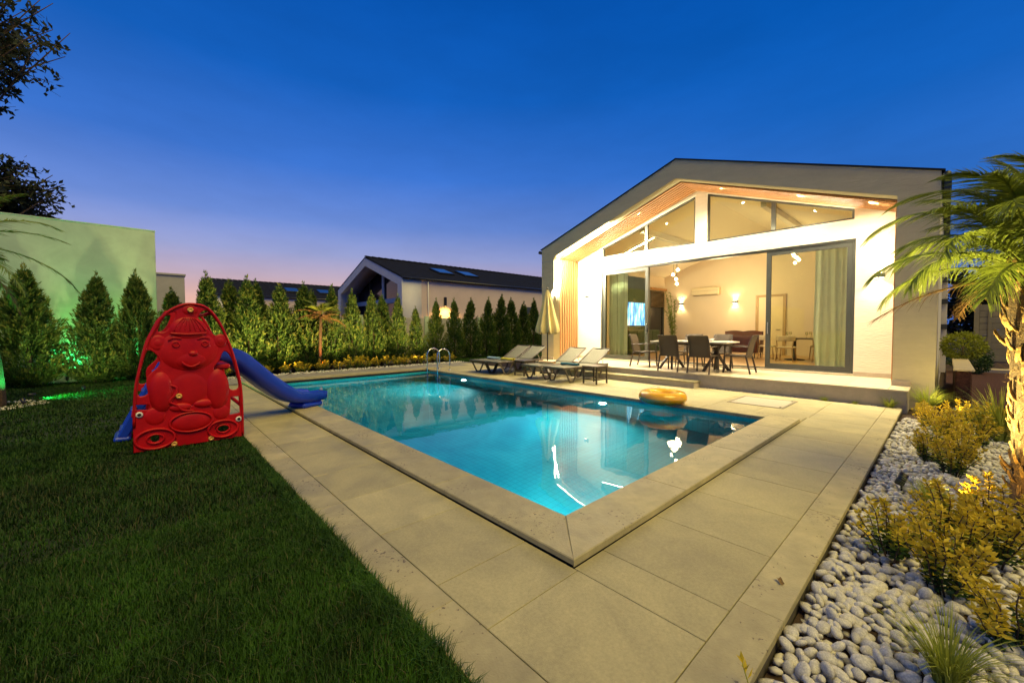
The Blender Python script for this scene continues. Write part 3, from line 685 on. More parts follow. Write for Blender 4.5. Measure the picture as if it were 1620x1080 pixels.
pendant('pendant cluster of glowing globes on a long bar, seen through the right door', (13.6, 1.90, 4.86), [(-.26, .08, -.98), (-.15, .02, -1.10), (-.06, -.05, -1.22), (.03, .04, -1.14), (.10, -.08, -1.28), (.2, -.02, -1.20), (.26, .06, -1.34)], False, .045)
INW = 72
for x, y, z, e in ((13.6, 5.8, 3.0, 1.0), (13.6, 1.9, 3.0, 1.0), (15.4, 4.4, 2.6, 1.2), (11.6, 3.5, 2.9, .8)):
    lamp('room_light', 'POINT', (x, y, z), INW*e, (1, .75, .37), villa, shadow_soft_size=.25)

# ================================================================== THINGS INSIDE THE ROOM
t = thing('air_conditioner', 'white split air conditioner high on the rear wall of the room', 'air conditioner', (16.85, 5.92, 3.03))
MB().box(-.22, -.002, -.60, .60, -.16, .17, .03).build('casing', 'acw', t)
MB().box(-.20, -.06, -.52, .52, -.166, -.161, 0).build('air_outlet', 'dark', t)
MB().box(-.226, -.2205, -.58, .58, .02, .025, 0).build('trim_line', 'cab', t)
t = thing('television', 'wall mounted television showing a blue picture', 'television', (14.15, 7.90, 2.02))
MB().box(-.92, .92, -.07, -.002, -.53, .53, .008).build('body', 'black', t)
MB().box(-.89, .89, -.074, -.0705, -.50, .50, 0).build('screen', 'tv', t)
t = thing('cabinet', 'long dark green cabinet under the television', 'cabinet', (14.0, 7.62, TZ))
MB().box(-1.25, 1.35, -.25, .27, .05, 1.02, .008).build('body', 'cab', t)
for k in range(4): MB().box(-1.22+.64*k, -1.22+.64*k+.62, -.268, -.2505, .10, .98, .004).build('door', 'cab', t)
t = thing('wall_panel', 'dark green panel on the wall behind the television', 'wall panel', (13.95, 7.895, TZ))
for k in range(4): MB().box(-1.2+.64*k, -1.2+.64*k+.636, -.022, 0, 1.03, 3.35, .003).build('panel', 'cab', t)
t = thing('sofa', 'dark brown leather sofa with a wavy back behind the dining set', 'sofa', (14.45, 3.75, TZ), 0)
MB().box(-.40, .42, -.62, .62, .2, .46, .05).build('seat', 'leather', t)
rows = []
for i in range(25):
    y = -.64+1.28*i/24; zt = .96+.035*abs(math.sin(y*5.2))
    rows.append([(.28, y, .44), (.30, y, .7), (.34, y, zt), (.44, y, zt-.01), (.46, y, .44)])
MB().sheet(rows).build('backrest', 'leather', t)
for y in (-.66, .60): MB().box(-.40, .42, y, y+.07, .2, .66, .03).build('armrest', 'leather', t)
for x in (-.34, .36):
    for y in (-.58, .58): MB().tube([(x, y, .2), (x, y, 0)], [.025, .018], 8).build('leg', 'cframe', t)
# bamboo in a pot
t = thing('bamboo_plant', 'tall potted bamboo standing in front of the rear wall', 'plant', (15.9, 6.95, TZ))
MB().lathe([(.14, 0), (.19, .36), (.20, .38), (.17, .38), (.16, .30)], n=20).build('pot', 'cab', t)
sm = MB(); PP = []; DD = []
for k in range(9):
    a = rnd.uniform(0, 6.28); x, y = .07*math.cos(a), .07*math.sin(a); lx, ly = .22*math.cos(a)+rnd.uniform(-.12, .12), .22*math.sin(a)+rnd.uniform(-.12, .12); h = rnd.uniform(1.5, 2.45)
    pts = [(x+lx*u*u, y+ly*u*u, .3+h*u) for u in np.linspace(0, 1, 7)]; sm.tube(pts, .009, 5)
    for u in np.linspace(.25, 1, 26):
        PP.append((x+lx*u*u, y+ly*u*u, .3+h*u)); b_ = rnd.uniform(0, 6.28); DD.append((math.cos(b_), math.sin(b_), rnd.uniform(-.5, .7)))
sm.build('stem', 'bamboo', t)
Vx, T = leaves(np.repeat(np.array(PP), 3, 0), np.repeat(np.array(DD), 3, 0)+nrs.normal(0, .6, (len(PP)*3, 3)), nrs.uniform(.10, .18, len(PP)*3), .024)
link('foliage', mesh_np('foliage', Vx, T), 'bamboo', t)
# indoor dining table with glasses
t = thing('indoor_dining_table', 'dark dining table laid with glasses behind the right glass door', 'dining table', (14.45, 1.45, TZ))
MB().box(-.5, .5, -1.0, 1.0, .71, .75, .006).build('tabletop', 'cframe', t)
for y in (-.6, .6): MB().lathe([(.30, 0), (.28, .03), (.05, .06), (.05, .68), (.2, .71)], (0, y, 0), 16).build('leg', 'cframe', t)
for k in range(8):
    gx, gy = (-.28 if k % 2 else .28)+rnd.uniform(-.05, .05), -.75+.5*(k//2)+rnd.uniform(-.05, .05)
    o = thing('wine_glass', 'clear wine glass standing on the dark indoor dining table', 'glass', (14.45+gx, 1.45+gy, TZ+.7505), 0, 'wine glasses on the indoor table')
    MB().lathe([(.033, 0), (.031, .003), (.004, .008), (.004, .085), (.024, .10), (.038, .135), (.036, .175), (.030, .205)], n=14, cap=False).build('bowl', 'pane', o)
def indoor_chair(label, loc, rz):
    t = thing('dining_chair', label, 'chair', loc, rz, 'light wood chairs at the indoor table')
    MB().box(-.23, .23, -.23, .23, .42, .48, .025).build('seat', 'cream', t)
    rows = []
    for i in range(13):
        a = rad(-75+150*i/12); c, s = math.cos(a), math.sin(a)
        rows.append([(-.27*c-.0, .27*s, z) for z in (.66, .70, .80, .83)])
    MB().sheet(rows, thick=(.022, 0, 0)).build('backrest', 'cream', t)
    for sx, sy in ((-1, -1), (-1, 1), (1, -1), (1, 1)):
        MB().tube([(sx*.24, sy*.235, 0), (sx*.20, sy*.20, .42)], [.013, .02], 8).build('leg', 'oak', t)
    for sy in (-1, 1): MB().tube([(-.20, sy*.20, .40), (-.19, sy*.235, .68)], .016, 8).build('back_post', 'oak', t)
    return t
ic = indoor_chair('light wood dining chair with curved cream back, left seat behind the glass door', (13.72, 2.12, TZ), 0)
copy_tree(ic, loc=(13.75, 1.15, TZ), label='light wood dining chair with cream seat, right seat beside the sheer curtain')
copy_tree(ic, loc=(14.45, 2.85, TZ), rz=rad(-90), label='light wood dining chair at the head of the table before the interior door')
copy_tree(ic, loc=(15.2, 1.5, TZ), rz=rad(180), label='light wood dining chair on the far side of the indoor table')
def curtain(label, y0, y1, x, n):
    rows = []
    for i in range(n*8+1):
        u = i/(n*8); y = y0+(y1-y0)*u; a = .030*math.sin(u*n*2*math.pi)+.02*math.sin(u*17)
        rows.append([(a*.8, y, 3.42), (a, y, 2.4), (a*1.15, y+.03*math.sin(u*9), 1.3), (a*1.1, y+.04*math.sin(u*11), TZ+.02)])
    t = thing('curtain', label, 'curtain', (x, 0, 0), 0, 'sheer curtains inside the glass front')
    MB().sheet(rows).build('fabric', 'curtain', t)
    MB().bar((0, y0-.05, 3.45), (0, y1+.05, 3.45), .03, .02).build('rail', 'porc', t)
curtain('pale green sheer curtain gathered inside the right glass door', .10, .78, WX+.42, 5)
curtain('pale green sheer curtain gathered inside the left glass door', 6.0, 6.72, WX+.42, 8)

# ================================================================== TERRACE DINING SET
t = thing('dining_table', 'long outdoor dining table with a pale stone top on crossed dark legs', 'table', (8.85, 3.08, TZ))
MB().box(-.45, .45, -.98, .98, .715, .755, .006).build('tabletop', 'ttop', t)
MB().box(-.34, .34, -.86, .86, .66, .7145, .004).build('apron', 'cframe', t)
for y in (-.58, .58):
    for sx, sy in ((-1, -1), (-1, 1), (1, -1), (1, 1)):
        MB().bar((sx*.36, y+sy*.17, 0.005), (-sx*.12, y-sy*.06, .66), .055, .055, .004).build('leg', 'cframe', t)
def patio_chair(label, loc, rz):
    """local +x is the way the sitter looks"""
    t = thing('patio_chair', label, 'chair', loc, rz, 'brown mesh chairs round the outdoor dining table')
    rows = [[(x, y, z) for y in np.linspace(-.225, .225, 5)] for x, z in smooth_line([(.26, .415), (.23, .445), (.05, .435), (-.17, .425), (-.205, .43)], 4)]
    MB().sheet(rows, thick=(0, 0, -.012)).build('seat', 'csling', t)
    rows = [[(x-.015*math.cos(y*7), y, z) for y in np.linspace(-.225, .225, 7)] for x, z in smooth_line([(-.20, .40), (-.225, .52), (-.265, .72), (-.335, .905), (-.355, .915)], 5)]
    MB().sheet(rows, thick=(.012, 0, 0)).build('backrest', 'csling', t)
    for s in (-1, 1):
        MB().bar((.27, s*.25, .42), (.29, s*.26, 0), .026, .038, upv=(1, 0, 0)).build('leg', 'cframe', t)
        MB().bar((-.20, s*.25, .42), (-.30, s*.26, 0), .026, .038, upv=(1, 0, 0)).build('leg', 'cframe', t)
        MB().bar((-.20, s*.24, .42), (.28, s*.24, .42), .026, .03).build('side_rail', 'cframe', t)
        MB().tube(smooth_line([(-.20, s*.24, .42), (-.23, s*.24, .55), (-.27, s*.24, .74), (-.34, s*.235, .91)], 4), .013, 8).build('back_frame', 'cframe', t)
        MB().bar((-.25, s*.265, .64), (.27, s*.265, .655), .045, .02, .006).build('armrest', 'cframe', t)
        MB().bar((.26, s*.255, .64), (.272, s*.252, .42), .026, .03, upv=(1, 0, 0)).build('arm_post', 'cframe', t)
    MB().bar((-.2, -.24, .40), (-.2, .24, .40), .02, .03).build('cross_rail', 'cframe', t)
    return t
pc = patio_chair('brown mesh armchair with its back to the pool, left of the two in front', (8.22, 3.33, TZ), 0)
copy_tree(pc, loc=(8.24, 2.58, TZ), label='brown mesh armchair with its back to the pool, right of the two in front')
copy_tree(pc, loc=(8.93, 1.98, TZ), rz=rad(92), label='brown mesh armchair seen side on at the right end of the table')
copy_tree(pc, loc=(8.80, 4.48, TZ), rz=rad(-84), label='brown mesh armchair facing right at the left end of the table')
copy_tree(pc, loc=(9.62, 3.52, TZ), rz=rad(180), label='brown mesh armchair across the table, mostly hidden, facing the pool on the left')
copy_tree(pc, loc=(9.60, 2.72, TZ), rz=rad(180), label='brown mesh armchair across the table behind the white bowl')
def bowl(name, label, loc, r, h):
    o = thing(name, label, 'bowl' if h > .04 else 'plate', loc, 0, 'white tableware on the outdoor table')
    MB().lathe([(.5*r, 0), (.55*r, .006), (r, h), (.96*r, h), (.5*r, .012), (.01, .011)], n=20).build('bowl' if h > .04 else 'plate', 'porc', o)
bowl('bowl', 'white bowl standing on the outdoor table in front of the far right chair', (8.80, 2.62, TZ+.7555), .085, .07)
bowl('plate', 'flat white plate on the outdoor table near its right end', (8.90, 2.32, TZ+.7555), .12, .016)
bowl('plate', 'flat white plate on the outdoor table between the two front chairs', (8.95, 3.45, TZ+.7555), .12, .016)

# ================================================================== LOUNGERS
def lounger(label, loc):
    t = thing('sun_lounger', label, 'sun lounger', loc, 0, 'sun loungers set out beside the pool')
    Wd = .33; zs = .40; hx = 1.42; tip = (2.14, .82)
    for s in (-1, 1): MB().bar((0, s*Wd, zs-.012), (2.0, s*Wd, zs-.012), .035, .05, .01).build('side_rail', 'lframe', t)
    MB().bar((.015, -Wd, zs-.012), (.015, Wd, zs-.012), .035, .05, .01).build('foot_rail', 'lframe', t)
    MB().bar((1.98, -Wd, zs-.03), (1.98, Wd, zs-.03), .035, .05, .01).build('head_rail', 'lframe', t)
    rows = [[(x, y, zs+.014-.022*math.cos(y/Wd*1.4)*math.sin(x/hx*math.pi)) for y in np.linspace(-Wd+.01, Wd-.01, 7)] for x in np.linspace(.01, hx, 12)]
    MB().sheet(rows, thick=(0, 0, -.012)).build('seat', 'sling', t)
    rows = []
    for u in np.linspace(0, 1, 8):
        x, z = hx+.01+(tip[0]-hx)*u, zs+.012+(tip[1]-zs)*u-.018*math.sin(u*math.pi)
        rows.append([(x+.008*math.cos(y/Wd*1.4), y, z-.012*math.cos(y/Wd*1.4)) for y in np.linspace(-Wd+.03, Wd-.03, 7)])
    MB().sheet(rows, thick=(.008, 0, -.012)).build('backrest', 'sling', t)
    b = MB()
    for s in (-1, 1): b.bar((hx, s*(Wd-.025), zs), (tip[0], s*(Wd-.025), tip[1]-.012), .028, .03, .006)
    b.bar((tip[0]-.01, -Wd+.03, tip[1]-.01), (tip[0]-.01, Wd-.03, tip[1]-.01), .028, .03, .006); b.build('backrest_frame', 'lframe', t)
    MB().bar((1.82, -.2, .62), (1.95, -.2, .40), .012, .02).bar((1.82, .2, .62), (1.95, .2, .40), .012, .02).build('back_strut', 'steel_b', t)
    for cx_ in (.36, 1.50):
        for s in (-1, 1):
            pts = smooth_line([(cx_-.27, s*Wd, zs-.03), (cx_-.17, s*Wd, .20), (cx_-.07, s*Wd, .03), (cx_, s*Wd, .012), (cx_+.07, s*Wd, .03), (cx_+.17, s*Wd, .20), (cx_+.27, s*Wd, zs-.03)], 4)
            b = MB()
            for p, q in zip(pts, pts[1:]): b.bar(p, q, .045, .026, .004, upv=(0, 1, 0))
            b.build('leg', 'lframe', t)
    return t
lo = lounger('taupe mesh sun lounger with a pale blue towel, farthest one from the terrace table', (5.88, 8.64, 0))
copy_tree(lo, loc=(5.90, 7.93, 0), label='taupe mesh sun lounger with a yellow towel, second from the far end')
copy_tree(lo, loc=(5.90, 6.27, 0), label='taupe mesh sun lounger with a peach towel, third from the far end')
copy_tree(lo, loc=(5.91, 5.42, 0), label='taupe mesh sun lounger with a dark teal towel, nearest the orange swim ring')
def towel(label, loc, m, rz=0., w=.29, r=.045):
    o = thing('towel', label, 'towel', loc, rz, 'rolled towels on the loungers')
    b = MB(); n = 40; pr = []
    for i in range(n+1):                       # rolled cloth seen end on
        a = 2*math.pi*2.2*i/n; q = r*(1-.42*i/n); pr.append((q*math.cos(a)*1.35, q*math.sin(a)*.85+r*.86))
    rows = [[(x+.004*math.sin(9*y), y, z+.003*math.sin(14*y)) for y in np.linspace(-w, w, 9)] for x, z in pr]
    b.sheet(rows, thick=(0, 0, .004)); b.build('roll', m, o)
    return o
towel('pale blue rolled towel lying across the farthest lounger', (6.62, 8.64, .405), 'tw_blue')
towel('yellow rolled towel lying across the second lounger from the far end', (6.60, 7.93, .405), 'tw_yel')
towel('peach rolled towel lying across the third lounger from the far end', (6.62, 6.27, .405), 'tw_pea')
towel('dark teal rolled towel lying across the nearest lounger', (6.60, 5.42, .405), 'tw_teal')
def side_table(label, loc):
    t = thing('side_table', label, 'side table', loc, 0, 'low side tables beside the loungers')
    for x in (-.22, .22):
        for y in (-.20, .20): MB().box(x-.018, x+.018, y-.018, y+.018, 0, .43, .003).build('leg', 'cframe', t)
    MB().box(-.25, .25, -.23, .23, .431, .455, .005).build('tabletop', 'lframe', t)
    MB().box(-.2, .2, -.215, -.19, .38, .43, .002).box(-.2, .2, .19, .215, .38, .43, .002).build('apron', 'cframe', t)
    for y in (-.20, .20): MB().box(-.20, .20, y-.012, y+.012, .10, .13, .002).build('stretcher', 'cframe', t)
    MB().box(-.232, -.208, -.18, .18, .10, .13, .002).build('stretcher', 'cframe', t)
    return t
sd = side_table('dark side table beside the nearest lounger, close to the swim ring', (6.68, 4.65, 0))
copy_tree(sd, loc=(6.62, 7.18, 0), label='dark side table between the yellow towel lounger and the peach towel lounger')
# parasol, closed
t = thing('parasol', 'closed cream parasol on a dark pole in front of the left column', 'parasol', (7.5, 7.05, 0))
MB().lathe([(.24, 0), (.24, .05), (.06, .08), (.04, .3), (.03, .32)], n=24).build('base', 'cframe', t)
MB().tube([(0, 0, .05), (0, 0, 2.58)], .021, 10).build('pole', 'pole', t)
rows = []
for i in range(81):
    a = 2*math.pi*i/80; f = .5+.5*math.cos(8*a); lob = .5+.5*math.cos(3*a+1)
    col_ = []
    for u, r0, z in ((0, .022, 2.62), (.1, .075, 2.50), (.3, .16, 2.22), (.6, .27, 1.80), (.82, .36, 1.50), (.95, .395, 1.33), (1, .375, 1.28)):
        r = r0*(.58+.42*f) if u > .05 else r0
        col_.append((r*math.cos(a+.12*u), r*math.sin(a+.12*u), z-(.07*(1-f)-.03*lob)*u*(u > .9)))
    rows.append(col_)
MB().sheet(rows).build('canopy', 'canvas', t)
MB().lathe([(.012, 2.60), (.03, 2.63), (.022, 2.67), (.005, 2.70)], n=12).build('finial', 'pole', t)
# swim ring
t = thing('swim_ring', 'transparent orange inflatable swim ring lying on the pool edge', 'swim ring', (5.30, 2.13, .012), rad(20))
b = MB(); R0, r0 = .305, .125; rows = []
for i in range(49):
    a = 2*math.pi*i/48; puck = 1-.035*(abs(math.sin(a*12))**6)
    rows.append([((R0+r0*puck*math.cos(q))*math.cos(a), (R0+r0*puck*math.cos(q))*math.sin(a), r0*.92+r0*.92*puck*math.sin(q)) for q in np.linspace(0, 2*math.pi, 19)])
b.sheet(rows).build('tube', 'vinyl', t)
MB().tube([(.30, .12, .225), (.305, .122, .26)], .012, 8).build('valve', 'porc', t)
# hatch in the paving
t = thing('access_hatch', 'rectangular metal framed access hatch filled with paving stone', 'hatch', (6.83, .90, .001))
for x0, x1, y0, y1 in ((-.50, .50, -.46, -.42), (-.50, .50, .42, .46), (-.50, -.455, -.419, .419), (.455, .50, -.419, .419)): MB().box(x0, x1, y0, y1, -.01, .005, .001).build('frame_bar', 'hframe', t)
MB().box(-.452, .452, -.417, .417, -.01, .003, .001).build('lid', 'hatch', t)
for x in (-.40, .40): MB().box(x-.03, x+.03, -.405, -.375, .0031, .006, .001).build('lifting_eye', 'dark', t)
# ================================================================== PLAY SLIDE
slide = thing('play_slide', 'red plastic play tower with a smiling bear panel and a blue slide into the pool', 'play slide', (-1.44, 4.80, 0))
outline = smooth_line([(-0.529, 0.005), (-0.526, 0.368), (-0.505, 0.718), (-0.462, 0.966), (-0.4, 1.233), (-0.333, 1.402), (-0.265, 1.556), (-0.171, 1.662), (-0.061, 1.727), (0.022, 1.743), (0.135, 1.729), (0.222, 1.665), (0.308, 1.528), (0.381, 1.34), (0.446, 1.111), (0.504, 0.84), (0.531, 0.605), (0.537, 0.293), (0.535, 0.031)][1:-1], 3)
outline = [p for p in outline if p[1] > .30]
outline = [(-.529, .003)]+[p for p in outline]+[(.537, .003)]
def by_angle(pts): return pts
holes = dict(
 h1=[(-0.275, 1.405), (-0.24, 1.513), (-0.179, 1.596), (-0.125, 1.611), (-0.134, 1.541), (-0.176, 1.453), (-0.216, 1.404)],
 h2=[(0.103, 1.562), (0.17, 1.645), (0.235, 1.582), (0.307, 1.453), (0.347, 1.35), (0.274, 1.338), (0.187, 1.426)],
 h3=[(-0.377, 1.161), (-0.314, 1.119), (-0.28, 1.04), (-0.299, 0.972), (-0.384, 0.875), (-0.399, 0.774), (-0.389, 0.679), (-0.47, 0.672), (-0.453, 0.847), (-0.417, 1.031)],
 h4=[(-0.485, 0.55), (-0.386, 0.542), (-0.391, 0.486), (-0.486, 0.496)],
 h5=[(0.297, 1.006), (0.348, 1.125), (0.421, 1.036), (0.471, 0.804), (0.484, 0.658), (0.404, 0.647), (0.368, 0.756), (0.308, 0.846), (0.242, 0.916)],
 h6=[(0.407, 0.542), (0.492, 0.541), (0.502, 0.317), (0.389, 0.306)],
 h7=[(-0.11, 0.524), (0.029, 0.529), (-0.015, 0.47), (-0.071, 0.456)],
 h8=[(-0.37, 0.144), (-0.357, 0.167), (-0.331, 0.171), (-0.31, 0.15), (-0.313, 0.116), (-0.339, 0.103), (-0.362, 0.117)],
 h9=[(0.247, 0.158), (0.278, 0.191), (0.324, 0.192), (0.37, 0.166), (0.378, 0.136), (0.338, 0.11), (0.292, 0.107), (0.254, 0.133)])
def widen(h, k):
    cx, cz = sum(p[0] for p in h)/len(h), sum(p[1] for p in h)/len(h); return [(cx+(x-cx)*k, cz+(z-cz)*k) for x, z in h]
for k, q in (('h1', 1.10), ('h2', 1.06), ('h3', 1.05), ('h5', 1.05), ('h4', 1.1), ('h7', 1.25), ('h8', 1.3), ('h9', 1.2)): holes[k] = widen(holes[k], q)
hs = [smooth_ring(h, 3) if k not in ('h4', 'h6') else h for k, h in holes.items()]
panel = poly('side_panel', outline, hs, .055, lambda a, b, c: (a, .0275-c, b), 'red', slide, bevel=.010)
far = panel.copy(); COL.objects.link(far); far.location = (.0, 1.42, 0)
def _last(): return COL.objects[-1]
def flat_y(o, k=.45):
    for v in o.data.vertices: v.co.y *= k
def dome(name, c, r, h, m='red', y0=0., par=panel, n=36, rings=6, power=.55):
    """low moulded bulge on the panel face, towards the lawn"""
    h = h*.45; vs = []; fs = []
    for i in range(rings+1):
        q = i/rings; rr = 1-q; hh = h*(1-rr**2.2)**power
        for j in range(n):
            a = 2*math.pi*j/n; vs.append((c[0]+r[0]*rr*math.cos(a), y0+.002-hh if i else y0+.003, c[1]+r[1]*rr*math.sin(a)))
    for i in range(rings):
        for j in range(n): fs.append([i*n+j, i*n+(j+1) % n, (i+1)*n+(j+1) % n, (i+1)*n+j])
    return MB().add(vs, fs, 0, True).build(name, m, par)
dome('ear', (-.285, 1.262), (.085, .095), .030); dome('ear', (.315, 1.268), (.075, .09), .030)
dome('ear_centre', (-.285, 1.262), (.05, .055), .040); dome('ear_centre', (.315, 1.268), (.05, .055), .040)
dome('head', (.0, 1.160), (.292, .255), .070)
dome('muzzle', (.012, 1.055), (.19, .135), .080)
# knitted hat: dome with ribs, a brim and a pompom plate
dome('hat', (.0, 1.405), (.185, .165), .075)
b = MB()
for k in range(-3, 4):
    x0 = .012+.050*k
    pts = [(x0*1.0, -.072+.008*abs(k), 1.40), (x0*.80, -.080+.009*abs(k), 1.46), (x0*.5, -.066+.006*abs(k), 1.525), (x0*.3, -.045, 1.56)]
    b.tube(smooth_line(pts, 4), [.007]*12+[.004], 6)
b.build('hat_rib', 'red', panel)
flat_y(_last())
MB().tube(smooth_line([(-.175, -.045, 1.372), (-.09, -.074, 1.362), (.0, -.080, 1.358), (.09, -.074, 1.362), (.175, -.045, 1.372)], 5), .013, 8).build('hat_brim', 'red', panel)
flat_y(_last())
dome('hat_top', (.02, 1.655), (.085, .065), .028)
for x in (-.125, .150):
    e = dome('eye', (x, 1.240), (.062, .056), .078)
    MB().tube([(x+.030*math.cos(a), -.083, 1.240+.030*math.sin(a)) for a in np.linspace(0, 2*math.pi, 15)[:-1]], .008, 6, True).build('pupil_ring', 'red', e)
    flat_y(_last())
    MB().tube(smooth_line([(x-.07, -.058, 1.29), (x-.02, -.070, 1.318), (x+.05, -.062, 1.305)], 5), .010, 6).build('eyebrow', 'red', panel)
    flat_y(_last())
dome('nose', (.035, 1.122), (.062, .045), .118)
MB().tube(smooth_line([(-.075, -.080, 1.022), (-.04, -.094, .985), (.01, -.098, .966), (.06, -.094, .980), (.095, -.080, 1.012)], 5), .012, 8).build('mouth', 'red', panel)
flat_y(_last())
dome('belly', (-.01, .69), (.20, .20), .026)
dome('arm', (-.272, .672), (.112, .25), .080, power=.5); dome('arm', (.272, .650), (.118, .265), .080, power=.5)
dome('paw', (-.10, .475), (.11, .055), .060); dome('paw', (.13, .495), (.11, .055), .060)
dome('knee', (-.33, .40), (.10, .11), .035); dome('knee', (.30, .36), (.09, .10), .035)
MB().tube(smooth_line([(-.21, -.03, .76), (-.135, -.042, .72), (-.145, -.046, .64), (-.20, -.046, .56), (-.13, -.046, .50), (-.08, -.045, .44), (.02, -.04, .42)], 6), .014, 8).build('collar_trim', 'red', panel)
flat_y(_last())
rows = []
dome('pot', (.0, .285), (.20, .115), .050)
MB().tube([(.0+.205*math.cos(a), -.012, .285+.118*math.sin(a)) for a in np.linspace(0, 2*math.pi, 31)[:-1]], .013, 6, True).build('pot_rim', 'red', panel)
for cx, cz, rx, rz_ in ((-.335, .135, .175, .115), (.315, .145, .155, .105)):
    MB().tube([(cx+rx*math.cos(a), -.006, cz+rz_*math.sin(a)) for a in np.linspace(0, 2*math.pi, 31)[:-1]], .016, 6, True).build('foot_rim', 'red', panel)
    MB().tube([(cx+rx*.43*math.cos(a), -.006, cz+rz_*.47*math.sin(a)) for a in np.linspace(0, 2*math.pi, 25)[:-1]], .010, 6, True).build('foot_rim', 'red', panel)
for x, z in ((0.02, 1.655), (-0.112, 0.616), (-0.169, 0.045), (0.189, 0.045)):
    yb = -.013 if z > .5 else 0
    o = MB().lathe([(.030, yb), (.030, yb-.012), (.024, yb-.018), (.012, yb-.016), (.010, yb-.010)], (x, 0, z), 16, axis='y').build('bolt_cap', 'bolt', panel)
for x, z in ((-0.467, 0.438), (0.483, 0.244)):
    o = MB().lathe([(.034, 0), (.034, -.010), (.018, -.012)], (x, 0, z), 16, axis='y', cap=False).build('bolt_ring', 'ringm', panel)
    MB().lathe([(.019, -.004), (.002, -.006)], (x, 0, z), 14, axis='y').build('hole', 'dark', o)
# raised lip round the arch
lip = [(-.515, .30), (-.494, .718), (-.451, .966), (-.389, 1.228), (-.322, 1.396), (-.254, 1.548), (-.163, 1.648), (-.057, 1.711), (.022, 1.726), (.131, 1.713), (.214, 1.652), (.297, 1.521), (.370, 1.335), (.435, 1.108), (.492, .838), (.519, .604), (.525, .30), (.524, .03)]
MB().tube(smooth_line([(x, -.004, z) for x, z in lip], 4), .014, 8).build('arch_lip', 'red', panel)
# platform, roof ribs joining the two panels, ladder steps and the chute
MB().box(-.22, .42, .06, 1.41, .90, .97, .02).build('platform', 'red', slide)
for x, z in ((-.20, 1.62), (.22, 1.62), (-.515, .42), (.515, .42)): MB().tube([(x, .05, z), (x, 1.42, z)], .022, 8).build('tie_bar', 'red', slide)
ladder = MB().box(-.72, -.56, .74, 1.24, .0, .06, .02).build('ladder', 'blue', slide)
for y in (.78, 1.20): MB().bar((-.64, y, .05), (-.22, y, .95), .06, .10, .015).build('ladder_rail', 'blue', ladder)
for k in range(4): 
    u = (k+.55)/4; MB().box(-.66+.44*u-.07, -.66+.44*u+.08, .805, 1.175, .95*u-.02, .95*u+.02, .012).build('rung', 'blue', ladder)
# chute: a trough swept along its own line
path = smooth_line([(.30, .86, 1.06), (.48, .90, 1.02), (.68, .98, .86), (1.00, 1.10, .55), (1.30, 1.23, .31), (1.50, 1.33, .235), (1.72, 1.43, .225), (1.90, 1.51, .225)], 5)
prof = [(-.235, .10), (-.225, .118), (-.20, .118), (-.185, .09), (-.17, .01), (-.13, -.02), (0, -.028), (.13, -.02), (.17, .01), (.185, .09), (.20, .118), (.225, .118), (.235, .10), (.232, -.01), (.19, -.075), (0, -.088), (-.19, -.075), (-.232, -.01), (-.235, .10)]
rows = []
pv = [Vector(p) for p in path]
for i, p in enumerate(pv):
    d = (pv[min(i+1, len(pv)-1)]-pv[max(i-1, 0)]).normalized(); sd_ = Vector((0, 0, 1)).cross(d).normalized(); up_ = d.cross(sd_)
    u = i/(len(pv)-1); wide = 1+.10*max(0, (u-.7)/.3)
    rise = 1-.35*max(0, (u-.86)/.14)
    rows.append([p+sd_*(a*wide)+up_*(h*(rise if h > 0 else 1)) for a, h in prof])
ch = MB().sheet(rows)
k0 = len(ch.v); ch.add(rows[-1][:-1], [list(range(len(prof)-1))]); ch.add(rows[0][:-1], [list(range(len(prof)-1))[::-1]])
chute = ch.build('chute', 'blue', slide)
d = Vector((1.90-1.50, 1.51-1.33, 0)).normalized(); sdv = Vector((-d.y, d.x, 0))
c0 = Vector((1.68, 1.415, 0))
MB().obox((c0.x, c0.y, .095), (.40, .40, .09), Matrix.Rotation(math.atan2(d.y, d.x), 3, 'Z'), .03).build('chute_foot', 'blue', chute)

# ================================================================== BOUNDARY WALLS AND NEIGHBOURS
t = thing('boundary_wall', 'tall pale rendered wall behind the three left conifers', 'wall', (0, 0, 0))
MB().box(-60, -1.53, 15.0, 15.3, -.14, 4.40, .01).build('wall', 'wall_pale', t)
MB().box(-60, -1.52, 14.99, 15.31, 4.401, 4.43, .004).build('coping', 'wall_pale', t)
t = thing('garden_wall', 'low grey rendered garden wall running behind the conifer hedge', 'wall', (0, 0, 0))
for k in range(7): MB().box(-1.5+3.2*k, -1.5+3.2*(k+1)-.012, 15.4, 15.6, -.14, 1.92, .006).build('wall_panel', 'wall_grey', t)
for k in range(8): MB().box(-1.62+3.2*k, -1.38+3.2*k, 15.34, 15.395, -.14, 2.0, .006).build('pier', 'wall_pale', t)
t = thing('outbuilding', 'plain grey block building rising beyond the tall pale wall', 'building', (0, 0, 0))
MB().box(-3.4, -.32, 24.0, 27.0, -.14, 4.02, .01).build('wall', 'wall_grey', t)
MB().box(-3.45, -.27, 23.95, 27.05, 4.021, 4.12, .01).build('parapet', 'wall_grey', t)
